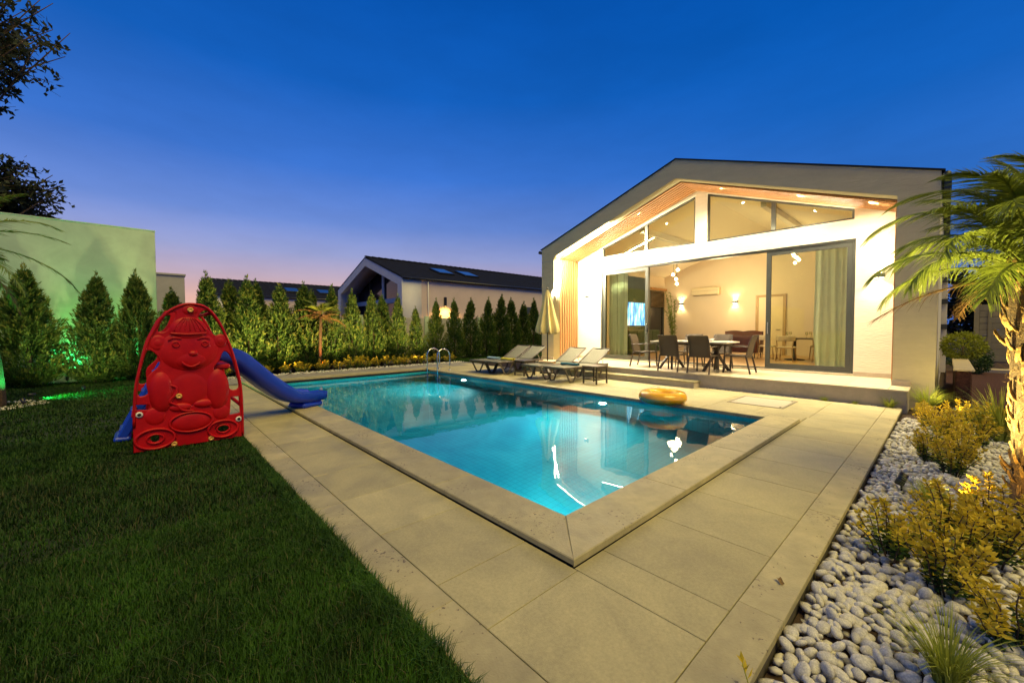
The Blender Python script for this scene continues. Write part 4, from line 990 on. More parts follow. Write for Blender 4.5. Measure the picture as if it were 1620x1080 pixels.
def neighbour(label, x0, yc, L, dx=0, sky_x=(), lamp_x=None, lit=False):
    t = thing('neighbour_house', label, 'house', (x0, yc, 0), 0, 'dark roofed neighbour houses')
    z0 = 5.87; hw = 4.85
    zf_ = lambda y, o=0: z0-SL*abs(y)+o
    o1 = [(-hw, -.1), (-hw, zf_(hw)), (0, z0), (hw, zf_(hw)), (hw, -.1), (hw-.5, -.1), (hw-.5, zf_(hw)-.32), (0, z0-.5), (-hw+.5, zf_(hw)-.32), (-hw+.5, -.1)]
    poly('gable_frame', o1, [], 1.2, lambda a, b, c: (.6+c, a, b), 'fascia', t)
    MB().box(1.21, L, -hw+.02, -hw+.3, -.1, zf_(hw)-.03, 0).build('side_wall', 'pink_wall', t)
    MB().box(1.21, L, hw-.3, hw-.02, -.1, zf_(hw)-.03, 0).build('side_wall', 'pink_wall', t)
    # recessed dark glass gable with white beams
    g_ = poly('gable_glazing', [(-hw+.55, 0), (-hw+.55, zf_(hw)-.35), (0, z0-.55), (hw-.55, zf_(hw)-.35), (hw-.55, 0)], [], .1, lambda a, b, c: (1.3+c, a, b), 'pane_dark', t)
    MB().box(1.14, 1.24, -hw+.52, hw-.52, 3.02, 3.32, .004).build('beam', 'fascia', t)
    MB().box(1.15, 1.24, -.14, .14, 3.321, z0-.62, .004).build('post', 'fascia', t)
    for y in (-2.1, 2.1): MB().box(1.16, 1.24, y-.05, y+.05, 3.321, zf_(y)-.58, .003).build('mullion', 'frame', t)
    for s in (-1, 1):
        ya, yb = s*(hw+.08), 0
        rf = MB().add([(-.02, ya, zf_(ya)+.05), (L, ya, zf_(ya)+.05), (L, yb, z0+.05), (-.02, yb, z0+.05), (-.02, ya, zf_(ya)+.01), (L, ya, zf_(ya)+.01), (L, yb, z0+.01), (-.02, yb, z0+.01)],
            [[0, 1, 2, 3], [7, 6, 5, 4], [0, 4, 5, 1], [1, 5, 6, 2], [2, 6, 7, 3], [3, 7, 4, 0]]).build('roof', 'roof', t)
        if s < 0:
            cs = MB(); n = 14                      # courses of tiles stepping down the visible slope
            for k in range(n):
                y0, y1 = -hw*(k+1)/n-.03, -hw*k/n
                for q in range(int(L/.9)):
                    xa = .02+.9*q
                    cs.add([(xa, y0, zf_(y0)+.095), (xa+.88, y0, zf_(y0)+.095), (xa+.88, y1, zf_(y1)+.062), (xa, y1, zf_(y1)+.062), (xa, y0, zf_(y0)+.055), (xa+.88, y0, zf_(y0)+.055)], [[0, 1, 2, 3], [0, 4, 5, 1]])
            tag(cs.build('roof_tile', 'roof', t), kind='stuff')
            for x in sky_x:
                ym = -2.6; a_ = math.atan(SL)
                f = MB().obox((x, ym, zf_(ym)+.13), (1.15, 1.35, .10), Matrix.Rotation(a_, 3, 'X'), .01).build('skylight', 'black', t)
                MB().obox((x, ym-.02, zf_(ym)+.187), (1.02, 1.22, .012), Matrix.Rotation(a_, 3, 'X'), 0).build('pane', 'skylight', f)
    rc = MB()
    for q in range(int(L/.42)): rc.obox((.2+.42*q, 0, z0+.10), (.40, .22, .07), Matrix.Rotation(rad(4), 3, 'Y'), .02)
    rc.build('ridge_tile', 'roof', t)
    MB().tube([(0, -hw-.12, zf_(hw)+.0), (L, -hw-.12, zf_(hw)+.0)], .06, 8).build('gutter', 'black', t)
    MB().tube([(1.6, -hw-.06, zf_(hw)-.1), (1.6, -hw-.06, 0)], .035, 8).build('downpipe', 'fascia', t)
    if lamp_x:
        for x in lamp_x:
            a = MB().box(x-.07, x+.07, -hw-.10, -hw+.018, 2.72, 3.25, .006).build('wall_light', 'black', t)
            MB().box(x-.05, x+.05, -hw-.09, -hw-.02, 2.713, 2.7195, 0).build('lens', 'lens_y', a)
            lamp('wall_glow', 'SPOT', (x, -hw-.5, 2.75), 420, (1, .50, .10), t, (x, -hw-.05, 0), spot_size=rad(150), spot_blend=1., shadow_soft_size=.08)
    MB().box(9.2, 10.6, -hw-.01, -hw+.018, .9, 2.9, 0).build('window', 'frame', t)
    MB().box(12.6, 16.0, -hw-.03, -hw+.018, -.1, 3.15, 0).build('garage_door', 'oak', t)
    return t
neighbour('neighbour house with a pale gable, black tiled roof and a lit wall lamp', 8.52, 23.5, 17.5, sky_x=(4.0, 6.0), lamp_x=(2.75,))
neighbour('farther neighbour house, low black roofline just above the hedge on the left', 2.2, 43.5, 24, sky_x=(6.4, 9.3))

# gate, kerb and side yard on the right
t = thing('garden_gate', 'beige gate of horizontal boards beyond the foreground palm', 'gate', (21.0, -2.12, .05))
for k in range(9): MB().box(0, .04, -1.55, -.13, .10+.232*k, .10+.232*k+.222, .006).build('board', 'gate', t)
MB().box(-.03, .07, -.125, .0, 0, 2.24, .008).build('post', 'gate', t)
MB().box(-.03, .07, -1.68, -1.555, 0, 2.24, .008).build('post', 'gate', t)
MB().box(-.03, -.001, -.42, -.34, .25, 2.0, .004).build('brace', 'gate', t)
MB().bar((-.06, -.2, 1.05), (-.06, -.32, 1.05), .02, .02).build('handle', 'steel_b', t)
o = slab('kerb', 18.0, 18.6, -7, -1.75, -.14, .05, 'kerb')
slab('mulch_bed', 7.85, 17.99, -9, -1.46, -.14, -.045, 'mulch', b=0)
t = thing('planter_wall', 'low planter wall at the villa corner, reddish lamp light in its colour', 'planter wall', (9.9, -1.68, 0))
MB().box(-.9, 3.6, -.10, .10, -.12, .62, .02).build('wall', 'mulch', t)  # reddish lamp light on the wall is put into this brown
MB().box(-.95, 3.65, -.13, .13, .621, .66, .008).build('cap', 'kerb', t)
# ================================================================== CONIFERS
def conifer_mesh(h, r, plumes, per, seed):
    global nrs
    keep = nrs; nrs = np.random.RandomState(seed)
    n = plumes
    t = np.concatenate([nrs.uniform(0.02, .93, n)**.92, np.linspace(.86, .97, 14)]); n = len(t)
    prof = np.interp(t, [0, .06, .2, .42, .65, .85, 1], [.72, .90, 1, .84, .55, .24, .05])
    lob = 1+.10*np.sin(t*23+seed)+nrs.normal(0, .16, n)
    a = nrs.uniform(0, 2*np.pi, n)
    R = r*prof*np.clip(lob, .6, 1.35)
    out = np.stack([np.cos(a), np.sin(a), np.zeros(n)], 1)
    z1 = t*h*.95+.06*h; ln = R*.85+.10
    tip = out*R[:, None]+np.array([0, 0, 1])*z1[:, None]
    base = out*(R*.18)[:, None]+np.array([0, 0, 1])*(z1-ln*.95)[:, None]; base[:, 2] = np.maximum(base[:, 2], .05)
    s = nrs.uniform(.12, 1, (n, per))
    bend = (1-(1-s)**1.5)
    ax = (tip-base)[:, None, :]; flat = ax*np.array([1, 1, 0]); vert = ax*np.array([0, 0, 1])
    P = base[:, None, :]+flat*bend[..., None]+vert*(s**1.35)[..., None]
    spread = (.036+.030*r)*(1.10-s)
    P = P+nrs.normal(0, 1, P.shape)*spread[..., None]*np.array([.9, .9, .8])
    D = unit(ax.reshape(-1, 3)).reshape(n, 1, 3)*.9+np.array([0, 0, .5])+out[:, None, :]*.25+nrs.normal(0, .42, P.shape)
    P = P.reshape(-1, 3); D = D.reshape(-1, 3); s_ = s.reshape(-1)
    # a leader at the very top
    k = 90; zz = nrs.uniform(.80, 1.03, k); wl = .16*r*np.clip((1.05-zz)/.25, 0, 1)+.004
    P = np.concatenate([P, np.stack([nrs.normal(0, 1, k)*wl, nrs.normal(0, 1, k)*wl, zz*h], 1)]); D = np.concatenate([D, nrs.normal(0, .30, (k, 3))+[0, 0, 1]]); s_ = np.concatenate([s_, np.ones(k)])
    P[:, 2] = np.maximum(P[:, 2], .03)
    L_ = nrs.uniform(.065, .125, len(P)); Vx, T = leaves(P, D, L_, .025, .2)
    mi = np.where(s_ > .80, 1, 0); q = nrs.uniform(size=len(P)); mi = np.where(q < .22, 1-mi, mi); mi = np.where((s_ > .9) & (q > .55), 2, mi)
    me = mesh_np('crown', Vx, T, np.repeat(mi, 2))
    for m_ in ('con_d', 'con_l', 'con_y'): me.materials.append(M[m_])
    nrs = keep
    return me
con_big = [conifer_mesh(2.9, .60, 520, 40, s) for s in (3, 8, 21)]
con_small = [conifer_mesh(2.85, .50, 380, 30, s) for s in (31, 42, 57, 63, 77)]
trunk_me = MB().tube([(0, 0, -.05), (.01, 0, 1.0), (0, .01, 2.6)], [.05, .035, .008], 7).build('trunk', 'bark'); tm = trunk_me.data; bpy.data.objects.remove(trunk_me)
def conifer(label, x, y, h, meshes, w=1., group='conifers of the rear hedge', h0=2.9):
    t = thing('conifer', label, 'conifer', (x, y, -.02), rnd.uniform(0, 6.28), group)
    s = h/h0; t.scale = (s*w*rnd.uniform(.94, 1.06), s*w, s); t.rotation_euler = (rnd.uniform(-.05, .05), rnd.uniform(-.05, .05), rnd.uniform(0, 6.28))
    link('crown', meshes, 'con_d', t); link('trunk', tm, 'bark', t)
    return t
conifer('broad bushy conifer on the lawn edge against the tall pale wall, leftmost of three', -3.98, 14.1, 2.95, con_big[0], 1.12, 'conifers before the tall pale wall')
conifer('broad bushy conifer against the tall pale wall, middle one of three', -2.86, 14.1, 2.88, con_big[1], 1.0, 'conifers before the tall pale wall')
conifer('broad bushy conifer near the end of the tall pale wall, right one of three', -1.93, 14.15, 2.98, con_big[2], 1.0, 'conifers before the tall pale wall')
row = [(-1.08, 14.75, 2.62), (-.32, 14.1, 3.06), (.42, 14.85, 3.0), (.70, 14.05, 3.06), (1.2, 14.85, 3.02), (1.52, 14.1, 2.88), (1.99, 14.85, 2.9), (2.45, 14.1, 3.0), (2.95, 14.8, 2.85), (3.28, 14.1, 2.97), (4.07, 14.1, 2.84), (4.94, 14.1, 2.81), (5.55, 14.75, 2.75), (5.95, 14.1, 2.76), (6.85, 14.1, 2.30), (7.80, 14.1, 2.66), (8.82, 14.1, 2.76), (9.7, 14.1, 2.8), (10.75, 14.15, 2.85), (11.63, 14.2, 3.05), (12.6, 14.2, 2.93), (13.4, 14.3, 2.75), (14.25, 14.3, 3.0), (15.3, 14.4, 2.9)]
for k, (x, y, h) in enumerate(row):
    col = 'slim conifer in the rear hedge, ' if y < 14.5 else 'slim half hidden conifer of the second hedge row, '
    conifer(col+ORD[k]+' from the tall pale wall', x, y, h, con_small[(k*3+k//4) % 5], rnd.uniform(.86, 1.22), h0=2.85)

# ================================================================== GOLDEN SHRUBS, TUFTS
def shrub_mesh(h, r, stems, seed, leaf=.045, gap=.028, gold=.65):
    g_ = np.random.RandomState(seed); P = []; D = []; Q = []; st = MB()
    for k in range(stems):
        a = g_.uniform(0, 6.28); q = r*math.sqrt(g_.uniform(0, 1)); tx, ty = q*math.cos(a), q*math.sin(a); hh = h*g_.uniform(.6, 1.08)*(1-.35*(q/r)**2)
        bx, by = tx*.35, ty*.35
        pts = [(bx+(tx-bx)*u**1.4+.012*math.sin(u*7+k), by+(ty-by)*u**1.4, hh*u) for u in np.linspace(0, 1, 6)]
        st.tube(pts, [.006, .0055, .005, .0045, .004, .003], 5)
        nn = int(hh*.85/gap)
        for i in range(nn):
            u = .16+.84*i/max(1, nn-1); x = np.interp(u, np.linspace(0, 1, 6), [p[0] for p in pts]); y = np.interp(u, np.linspace(0, 1, 6), [p[1] for p in pts]); z = hh*u
            m = 4 if u < .93 else 6
            for j in range(m):
                b = i*1.3+j*2*math.pi/m+g_.uniform(-.4, .4); el = .15+1.1*max(0, u-.75)*3*g_.uniform(.5, 1)+g_.uniform(-.35, .5)
                P.append((x, y, z+g_.uniform(-.01, .01))); D.append((math.cos(b), math.sin(b), el)); Q.append(u+g_.normal(0, .16))
    P = np.array(P); D = np.array(D); Q = np.array(Q)
    Vx, T = leaves(P, D, g_.uniform(.75, 1.25, len(P))*leaf, leaf*.48, .16)
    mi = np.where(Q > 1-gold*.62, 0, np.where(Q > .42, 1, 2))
    me = mesh_np('foliage', Vx, T, np.repeat(mi, 2))
    for m_ in ('gold', 'lime', 'leafg'): me.materials.append(M[m_])
    so = st.build('stem', 'bark'); sm_ = so.data; bpy.data.objects.remove(so)
    return me, sm_
sh_far = [shrub_mesh(.42, .20, 16, s, .050, .034) for s in (5, 6, 7)]
sh_near = [shrub_mesh(.44, .23, 19, s, .048, .024, g_) for s, g_ in ((15, .7), (16, .5), (17, .85), (18, .62))]
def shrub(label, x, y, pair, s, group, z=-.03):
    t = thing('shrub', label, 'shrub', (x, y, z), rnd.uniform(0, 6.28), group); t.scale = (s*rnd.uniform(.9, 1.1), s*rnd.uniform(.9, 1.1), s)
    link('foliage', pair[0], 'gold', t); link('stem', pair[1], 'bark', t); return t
for k in range(25):
    x = -.75+.362*k+rnd.uniform(-.08, .08)
    shrub('small golden shrub in the strip behind the pool, '+ORD[k]+' from the slide end', x, 13.05+rnd.uniform(-.10, .12), sh_far[k % 3], rnd.uniform(.75, 1.2), 'golden shrubs in the strip behind the pool')
near = [(1.05, -1.70, .80, 2), (1.36, -1.49, .86, 0), (1.62, -1.27, .82, 1), (1.78, -1.50, .9, 3), (2.0, -1.68, .9, 0), (2.3, -1.52, .86, 1), (2.55, -1.74, .9, 2), (4.0, -1.52, .8, 1), (4.4, -1.36, .8, 0), (4.75, -1.62, .9, 2), (5.2, -1.45, .85, 3), (5.6, -1.70, .95, 1), (6.0, -1.48, .85, 0), (6.3, -1.85, 1.1, 3), (6.65, -1.30, .75, 2), (6.95, -1.60, .9, 1), (7.25, -1.25, .7, 2)]
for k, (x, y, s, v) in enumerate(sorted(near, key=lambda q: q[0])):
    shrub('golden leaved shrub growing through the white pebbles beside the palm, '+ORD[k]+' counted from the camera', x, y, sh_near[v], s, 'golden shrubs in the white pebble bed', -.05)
def tuft_mesh(n, h, seed, r=.05):
    g_ = np.random.RandomState(seed); a = g_.uniform(0, 6.28, n); L_ = h*g_.uniform(.6, 1.25, n); lean = g_.uniform(.25, 1.15, n)
    base = np.stack([np.cos(a)*g_.uniform(0, r, n), np.sin(a)*g_.uniform(0, r, n), np.zeros(n)], 1); d = np.stack([np.cos(a), np.sin(a), np.zeros(n)], 1); sd_ = np.stack([-np.sin(a), np.cos(a), np.zeros(n)], 1)
    V_ = []; k = 6
    for i in range(k):
        u = i/(k-1); w = .0032*(1-u**2)+.0003
        p = base+d*(L_*lean*(u**1.7)*.75)[:, None]+np.array([0, 0, 1])*(L_*(u-.36*lean*u**2.4))[:, None]
        V_ += [p-sd_*w, p+sd_*w]
    V_ = np.stack(V_, 1).reshape(-1, 3); F_ = []
    o = np.arange(n)[:, None]*(2*k)
    F_ = np.concatenate([o+[2*i, 2*i+1, 2*i+3, 2*i+2] for i in range(k-1)], 0)
    me = mesh_np('blades', V_, F_); me.materials.append(M['tuft']); return me
tm_ = [tuft_mesh(220, .30, 1), tuft_mesh(170, .24, 2), tuft_mesh(260, .36, 3)]
def tuft(label, x, y, s, v, z=-.05, group='ornamental grass tufts'):
    t = thing('grass_tuft', label, 'grass tuft', (x, y, z), rnd.uniform(0, 6), group); t.scale = (s,)*3
    link('blades', tm_[v], 'tuft', t)
tuft('ornamental grass tuft at the foot of the terrace, farthest left of those', 7.84, .12, .62, 1)
tuft('dry looking low grass tuft at the foot of the terrace, second from the left', 7.84, -.33, .52, 1)
tuft('bright grass tuft at the foot of the terrace just before its corner', 7.84, -.80, .85, 0)
tuft('tall bright green grass tuft at the terrace corner below the white column', 8.0, -1.25, 1.35, 2)
tuft('yellow green grass tuft at the very front of the white pebble bed', .52, -1.50, .85, 2)
tuft('yellow green grass tuft in the middle of the pebbles beside the palm', 2.75, -1.40, .75, 2)
tuft('tall wispy grass tuft standing behind the golden shrubs by the mulch', 6.2, -1.95, 1.9, 2)
tuft('wispy grass tuft before the hedge, behind the slide', .75, 13.45, 1.9, 1, group='wispy grasses before the hedge')
tuft('wispy grass tuft before the hedge, right of the red lit palm', 4.0, 13.45, 1.7, 1, group='wispy grasses before the hedge')
tuft('wispy grass tuft before the hedge, near the ladder', 5.6, 13.45, 1.5, 1, group='wispy grasses before the hedge')
# single yellow sprig leaning in at the border
t = thing('yellow_sprig', 'small yellow leaf sprig sticking up at the border stone in front', 'sprig', (-.14, -.985, -.06))
MB().tube([(0, 0, 0), (.005, .012, .09), (-.012, .03, .17)], [.003, .0025, .0015], 5).build('stem', 'lime', t)
Vx, T = leaves(np.array([(-.004, .02, .13), (-.006, .022, .145), (-.01, .028, .165), (-.008, .025, .15), (0, .015, .11), (-.01, .03, .17)]), np.array([(.5, .2, .6), (-.6, .1, .7), (.1, .2, 1.), (-.2, -.4, .7), (.6, -.1, .4), (-.5, .3, .8)], float), .05, .017, .2)
link('leaf_whorl', mesh_np('leaf_whorl', Vx, T), 'gold', t)
t = thing('dead_leaf', 'tiny curled brown leaf lying on the right border stone', 'leaf', (.73, -.87, .0035), .7)
MB().sheet([[(x, y, .004+.010*abs(y/.012)+.006*math.sin(x*90)) for y in np.linspace(-.012, .012, 5)] for x in np.linspace(-.022, .022, 7)]).build('blade', 'stub', t)

# ================================================================== PALMS
def frond_mesh(L, droop, n, ll, seed, lift=.35, w=.017, sagr=(.12, .35)):
    g_ = np.random.RandomState(seed); m = 12
    us = np.linspace(0, 1, m); 
    # the rib leaves the crown along +x and arches over
    ang = lift-droop*us**1.2; dx = np.cos(ang)*L/(m-1); dz = np.sin(ang)*L/(m-1)
    X = np.concatenate([[0], np.cumsum(dx[:-1])]); Z = np.concatenate([[0], np.cumsum(dz[:-1])])
    rib = MB().tube([(X[i], 0, Z[i]) for i in range(m)], list(np.interp(us, [0, .1, 1], [.018, .012, .003])), 6)
    t = np.linspace(.16, .995, n); P = []; D = []; LL = []
    for u in t:
        x, z = np.interp(u, us, X), np.interp(u, us, Z); a = np.interp(u, us, ang)
        for s in (-1, 1):
            l = ll*(.35+.65*math.sin(math.pi*min(1, (u*.9+.1))**.8))*g_.uniform(.85, 1.1); f = 1.15-.75*u+g_.normal(0, .08)
            up_ = .30+g_.normal(0, .12)
            d = np.array([math.cos(a)*math.cos(f)-math.sin(a)*up_*.5, s*math.sin(f), math.sin(a)*math.cos(f)+math.cos(a)*up_*.5])
            P.append((x, 0, z)); D.append(d); LL.append(l)
    P = np.array(P); D = unit(np.array(D)); LL = np.array(LL); k = 4; nn = len(P)
    sd_ = unit(np.cross(D, np.array([0, 0, 1.0])+nrs.normal(0, .25, (nn, 3)))); V_ = []
    sag = g_.uniform(*sagr, nn)
    for i in range(k+1):
        u = i/k; wd = w*(1-u**1.6)*.5+.0006
        p = P+D*(LL*u)[:, None]-np.array([0, 0, 1])*(LL*sag*u*u)[:, None]
        V_ += [p-sd_*wd, p+sd_*wd]
    V_ = np.stack(V_, 1).reshape(-1, 3); o = np.arange(nn)[:, None]*(2*(k+1))
    F_ = np.concatenate([o+[2*i, 2*i+1, 2*i+3, 2*i+2] for i in range(k)], 0)
    nv = len(rib.v); Vall = np.concatenate([np.array(rib.v), V_]); faces = [f for f in rib.f]+(F_+nv).tolist()
    me = bpy.data.meshes.new('frond'); me.from_pydata(Vall.tolist(), [], faces); me.update(); return me
def palm(label, loc, h, lean, r, crown, nf, L, leafm, drym, seed, stubs=True, dry=4, elev=(-.5, 1.25), spin=0., group=None, ll=.34, wl=.017, dryl=.95, arch=((1, 1.1, .35), (.9, .9, .3), (1.05, 1.5, .45), (.85, .7, .25)), nl=50, sagr=(.12, .35)):
    g_ = random.Random(seed)
    t = thing('palm_tree', label, 'palm', loc, 0, group)
    pts = [Vector((lean[0]*u*u, lean[1]*u*u, h*u)) for u in np.linspace(0, 1, 9)]
    MB().tube([(0, 0, -.08)]+[tuple(p) for p in pts], [r*1.12]+[r*(1.05-.12*u) for u in np.linspace(0, 1, 9)], 16).build('trunk', 'fibre', t)
    if stubs:
        shapes = []
        for k in range(4):                          # cut leaf bases, curving up and out of the trunk
            b = MB(); rows = []; l = .062+.016*k; wd = .030-.003*k
            for u in np.linspace(0, 1, 4): rows.append([(l*u, y*wd*(1-.45*u), .09*u*u+.018*(1-u)*(1-y*y)+.02*u*(1-abs(y))) for y in (-1, -.5, 0, .5, 1)])
            b.sheet(rows, thick=(.0, 0, -.014)); o = b.build('leaf_base', 'stub'); shapes.append(o.data); bpy.data.objects.remove(o)
        ga = 0
        ns = int(h/.0075)
        for k in range(ns):
            u = .02+.97*k/ns; ga += 2.39996; c = Vector((lean[0]*u*u, lean[1]*u*u, h*u)); rr = r*(1.03-.12*u)
            o = bpy.data.objects.new('leaf_base', shapes[k % 4]); COL.objects.link(o); o.parent = t
            o.location = c+Vector((math.cos(ga)*rr*.93, math.sin(ga)*rr*.93, 0)); o.rotation_euler = (g_.uniform(-.15, .15), g_.uniform(-1.05, -.1), ga+g_.uniform(-.3, .3)); sc = g_.uniform(.55, 1.2); o.scale = (sc, sc, sc)
    if stubs:                                       # loose brown fibres between the leaf bases
        fb = MB()
        for k in range(900):
            u = g_.random(); a = g_.uniform(0, 6.28); c = Vector((lean[0]*u*u, lean[1]*u*u, h*u)); rr = r*(1.03-.12*u); o_ = Vector((math.cos(a), math.sin(a), 0)); q = Vector((g_.uniform(-.06, .06), g_.uniform(-.06, .06), g_.uniform(-.09, .08)))
            w_ = Vector((-o_.y, o_.x, 0))*.0035; p0 = c+o_*rr*.97; p1 = p0+o_*g_.uniform(.03, .10)+q; fb.add([p0-w_, p0+w_, p1], [[0, 1, 2]])
        tag(fb.build('fibres', 'stub', t), kind='stuff')
    fm = [frond_mesh(L*q, dr, nl, ll, seed+i, li, wl, sagr) for i, (q, dr, li) in enumerate(arch)]
    fd = [frond_mesh(L*dryl, .75, 34, ll*.9, seed+9, .30, wl*.7)]
    for f in fm: f.materials.append(M[leafm])
    for f in fd: f.materials.append(M[drym])
    top = pts[-1]
    for k in range(nf):
        u = k/(nf-1); e = elev[0]+(elev[1]-elev[0])*u**1.1; a = spin+k*2.39996
        o = bpy.data.objects.new('frond', fm[k % 4] if k >= dry else fd[0]); COL.objects.link(o); o.parent = t
        o.location = top+Vector((math.cos(a)*r*.5, math.sin(a)*r*.5, -.10+.22*u)); o.rotation_euler = (g_.uniform(-.3, .3), -e, a); s = g_.uniform(.88, 1.1)*(1-.22*max(0, u-.6)/.4); o.scale = (s, s, s)
        if k < dry: o['label'] = 'dry drooping brown frond'
    return t
palm('stout foreground palm with shaggy cut leaf bases on the trunk, lit golden from below', (3.30, -2.06, -.05), 1.96, (.10, .10), .215, 0, 56, 1.06, 'palm', 'palm_dry', 5, dry=3, elev=(-.35, 1.28), spin=1.9, ll=.30, wl=.0105, dryl=1.05, arch=((1, 1.9, .80), (.95, 1.6, .70), (1.08, 2.2, .95), (.9, 1.3, .60)), nl=78, sagr=(.25, .65))
palm('palm at the left frame edge with a green spotlight at its trunk', (-3.98, 10.45, -.03), 3.05, (-.45, .1), .20, 0, 24, 1.7, 'palm', 'palm_dry', 15, stubs=False, dry=2, elev=(-1.0, 1.1), ll=.36)
palm('small slim palm before the hedge, its trunk lit red from below', (2.72, 13.55, -.03), 1.95, (.06, 0), .055, 0, 18, .85, 'palm', 'palm_dry', 25, stubs=False, dry=10, elev=(-.35, .7), ll=.28, wl=.02)
# ================================================================== TREES BEYOND THE WALL
def tree(label, base, top, centre, radii, clumps, seed, leafn=70, lsize=.16, group='dark trees beyond the tall pale wall', m_='treeleaf'):
    g_ = np.random.RandomState(seed); t = thing('tree', label, 'tree', base, 0, group); B = np.array(base)
    trunk = MB(); f = Vector(np.array(top)-B); trunk.tube([(0, 0, -.2), tuple(f*.5+Vector((.1, 0, 0))), tuple(f)], [.28, .2, .14], 10); trunk.build('trunk', 'bark', t)
    P = []; D = []; lb = MB(); C_ = np.array(centre)-B
    for k in range(clumps):
        v = g_.normal(size=3); v /= np.linalg.norm(v); q = g_.uniform(.45, 1)**.6
        e = C_+v*np.array(radii)*q; s = np.array(f)*g_.uniform(.75, 1.0)
        mid = (s+e)/2+g_.normal(0, .25, 3); pts = smooth_line([tuple(s), tuple(mid), tuple(e)], 5)
        lb.tube(pts, list(np.linspace(.055, .009, len(pts))), 5)
        for j in range(5):
            u = g_.uniform(.55, 1); i = int(u*(len(pts)-1)); p = np.array(pts[i]); d = g_.normal(size=3)*np.array([1, 1, .6]); tw = p+d*.30
            lb.tube([tuple(p), tuple(tw)], [.009, .004], 4)
            m = leafn//5; w = g_.uniform(0, 1, m)[:, None]
            P.append(p+(tw-p)*w+g_.normal(0, .08, (m, 3))); D.append(g_.normal(size=(m, 3))+[0, 0, -.2])
    lb.build('limb', 'bark', t)
    P = np.concatenate(P); D = np.concatenate(D); Vx, T = leaves(P, D, g_.uniform(.7, 1.2, len(P))*lsize, lsize*.5, .15)
    link('crown', mesh_np('crown', Vx, T), m_, t)
tree('tall dark broadleaf tree at the upper left, branches reaching over the sky', (-8.5, 18.5, -.1), (-8.0, 18.2, 7.0), (-6.6, 17.6, 10.6), (3.5, 2.2, 2.3), 210, 2, lsize=.21)
tree('lower dark broadleaf tree just above the tall pale wall at the left', (-6.4, 18.5, -.1), (-6.0, 18.3, 4.6), (-5.6, 17.8, 5.6), (2.1, 1.5, 1.6), 150, 4, lsize=.19)
tree('dark tree behind the garden gate, left one in the unlit background', (27.5, -2.6, -.1), (27.5, -2.6, 1.8), (27.5, -2.8, 2.6), (2.0, 2.0, 2.4), 110, 6, lsize=.26, group='dark trees behind the gate')
tree('dark tree behind the garden gate, right one in the unlit background', (26.5, -5.6, -.1), (26.5, -5.6, 1.8), (26.5, -5.6, 2.8), (2.2, 2.2, 2.5), 110, 9, lsize=.26, group='dark trees behind the gate')
def clipped(label, loc, s, seed):
    g_ = np.random.RandomState(seed); t = thing('round_shrub', label, 'shrub', loc, 0, 'shrubs in the side yard'); n = 1500
    v = unit(g_.normal(size=(n, 3))); P = v*(g_.uniform(.5, 1, n)**.4)[:, None]*s*np.array([1, 1, .85])*(1+.12*np.sin(v[:, :1]*9))+[0, 0, s*.95]; D = v+g_.normal(0, .6, (n, 3))
    Vx, T = leaves(P, D, .07, .035); link('foliage', mesh_np('foliage', Vx, T), 'lime' if seed % 2 else 'leafg', t)
    MB().tube([(0, 0, -.1), (0, 0, s)], [.03, .02], 6).build('stem', 'bark', t)
clipped('rounded yellow lit shrub on the planter wall at the villa side', (12.6, -1.72, .62), .36, 3)
clipped('small round green shrub by the pale kerb in front of the gate', (17.2, -2.05, -.05), .34, 4)
clipped('rounded dark shrub behind the planter wall beside the side bay', (18.2, -1.9, -.05), .55, 6)
clipped('small yellow shrub beside the kerb, nearest to the foreground palm', (9.6, -2.7, -.05), .30, 5)

# ================================================================== PEBBLES
def pebble_shape(seed):
    g_ = np.random.RandomState(seed); bm = bmesh.new(); bmesh.ops.create_icosphere(bm, subdivisions=2, radius=1)
    V_ = np.array([v.co[:] for v in bm.verts]); F_ = np.array([[v.index for v in f.verts] for f in bm.faces]); bm.free()
    k = g_.normal(size=(4, 3))*1.3; ph = g_.uniform(0, 6, 4)
    V_ = V_*(1+.10*sum(np.sin(V_@k[i]+ph[i]) for i in range(4))[:, None]*.55)
    V_ = np.sign(V_)*np.abs(V_)**.92
    return V_*np.array([1.0, g_.uniform(.62, .82), g_.uniform(.40, .58)]), F_
def pebble_lo(seed):
    V_, F_ = pebble_shape(seed); bm = bmesh.new(); bmesh.ops.create_icosphere(bm, subdivisions=1, radius=1); Vl = np.array([v.co[:] for v in bm.verts]); Fl = np.array([[v.index for v in f.verts] for f in bm.faces]); bm.free()
    g_ = np.random.RandomState(seed); return Vl*np.array([1.0, g_.uniform(.62, .82), g_.uniform(.42, .58)]), Fl
bed = slab('pebble_bed', -.9, 7.85, -6, -.968, -.13, -.085, 'soil', b=0)
hi = []
for s in range(8):
    V_, F_ = pebble_shape(s); me = mesh_np('pebble', V_, F_); me.materials.append(M['pebble']); me.polygons.foreach_set('use_smooth', [True]*len(F_)); hi.append(me)
lo_ = [pebble_lo(s) for s in range(8)]
cam_xy = np.array([-1.84, -1.47])
pts = []
for x in np.arange(-.35, 7.3, .054):
    for y in np.arange(-2.75, -.985, .050):
        px = x+nrs.uniform(-.02, .02); py = y+nrs.uniform(-.02, .02)
        if py > -.99: continue
        edge = 1.6-.10*px
        if py < -2.2 and px > 3: continue
        if px > 6.4 and nrs.uniform() < (px-6.4)/1.0: continue
        pts.append((px, py))
n1 = len(pts)
low = [(x+nrs.uniform(-.02, .02), y+nrs.uniform(-.02, .02)) for x in np.arange(-.40, 7.0, .066) for y in np.arange(-2.4, -.975, .058)]
pts = np.array(pts+low); lay = np.concatenate([np.zeros(n1), np.ones(len(low))]); order = np.argsort(np.hypot(pts[:, 0]+1.84, pts[:, 1]+1.47)); pts = pts[order]; lay = lay[order]
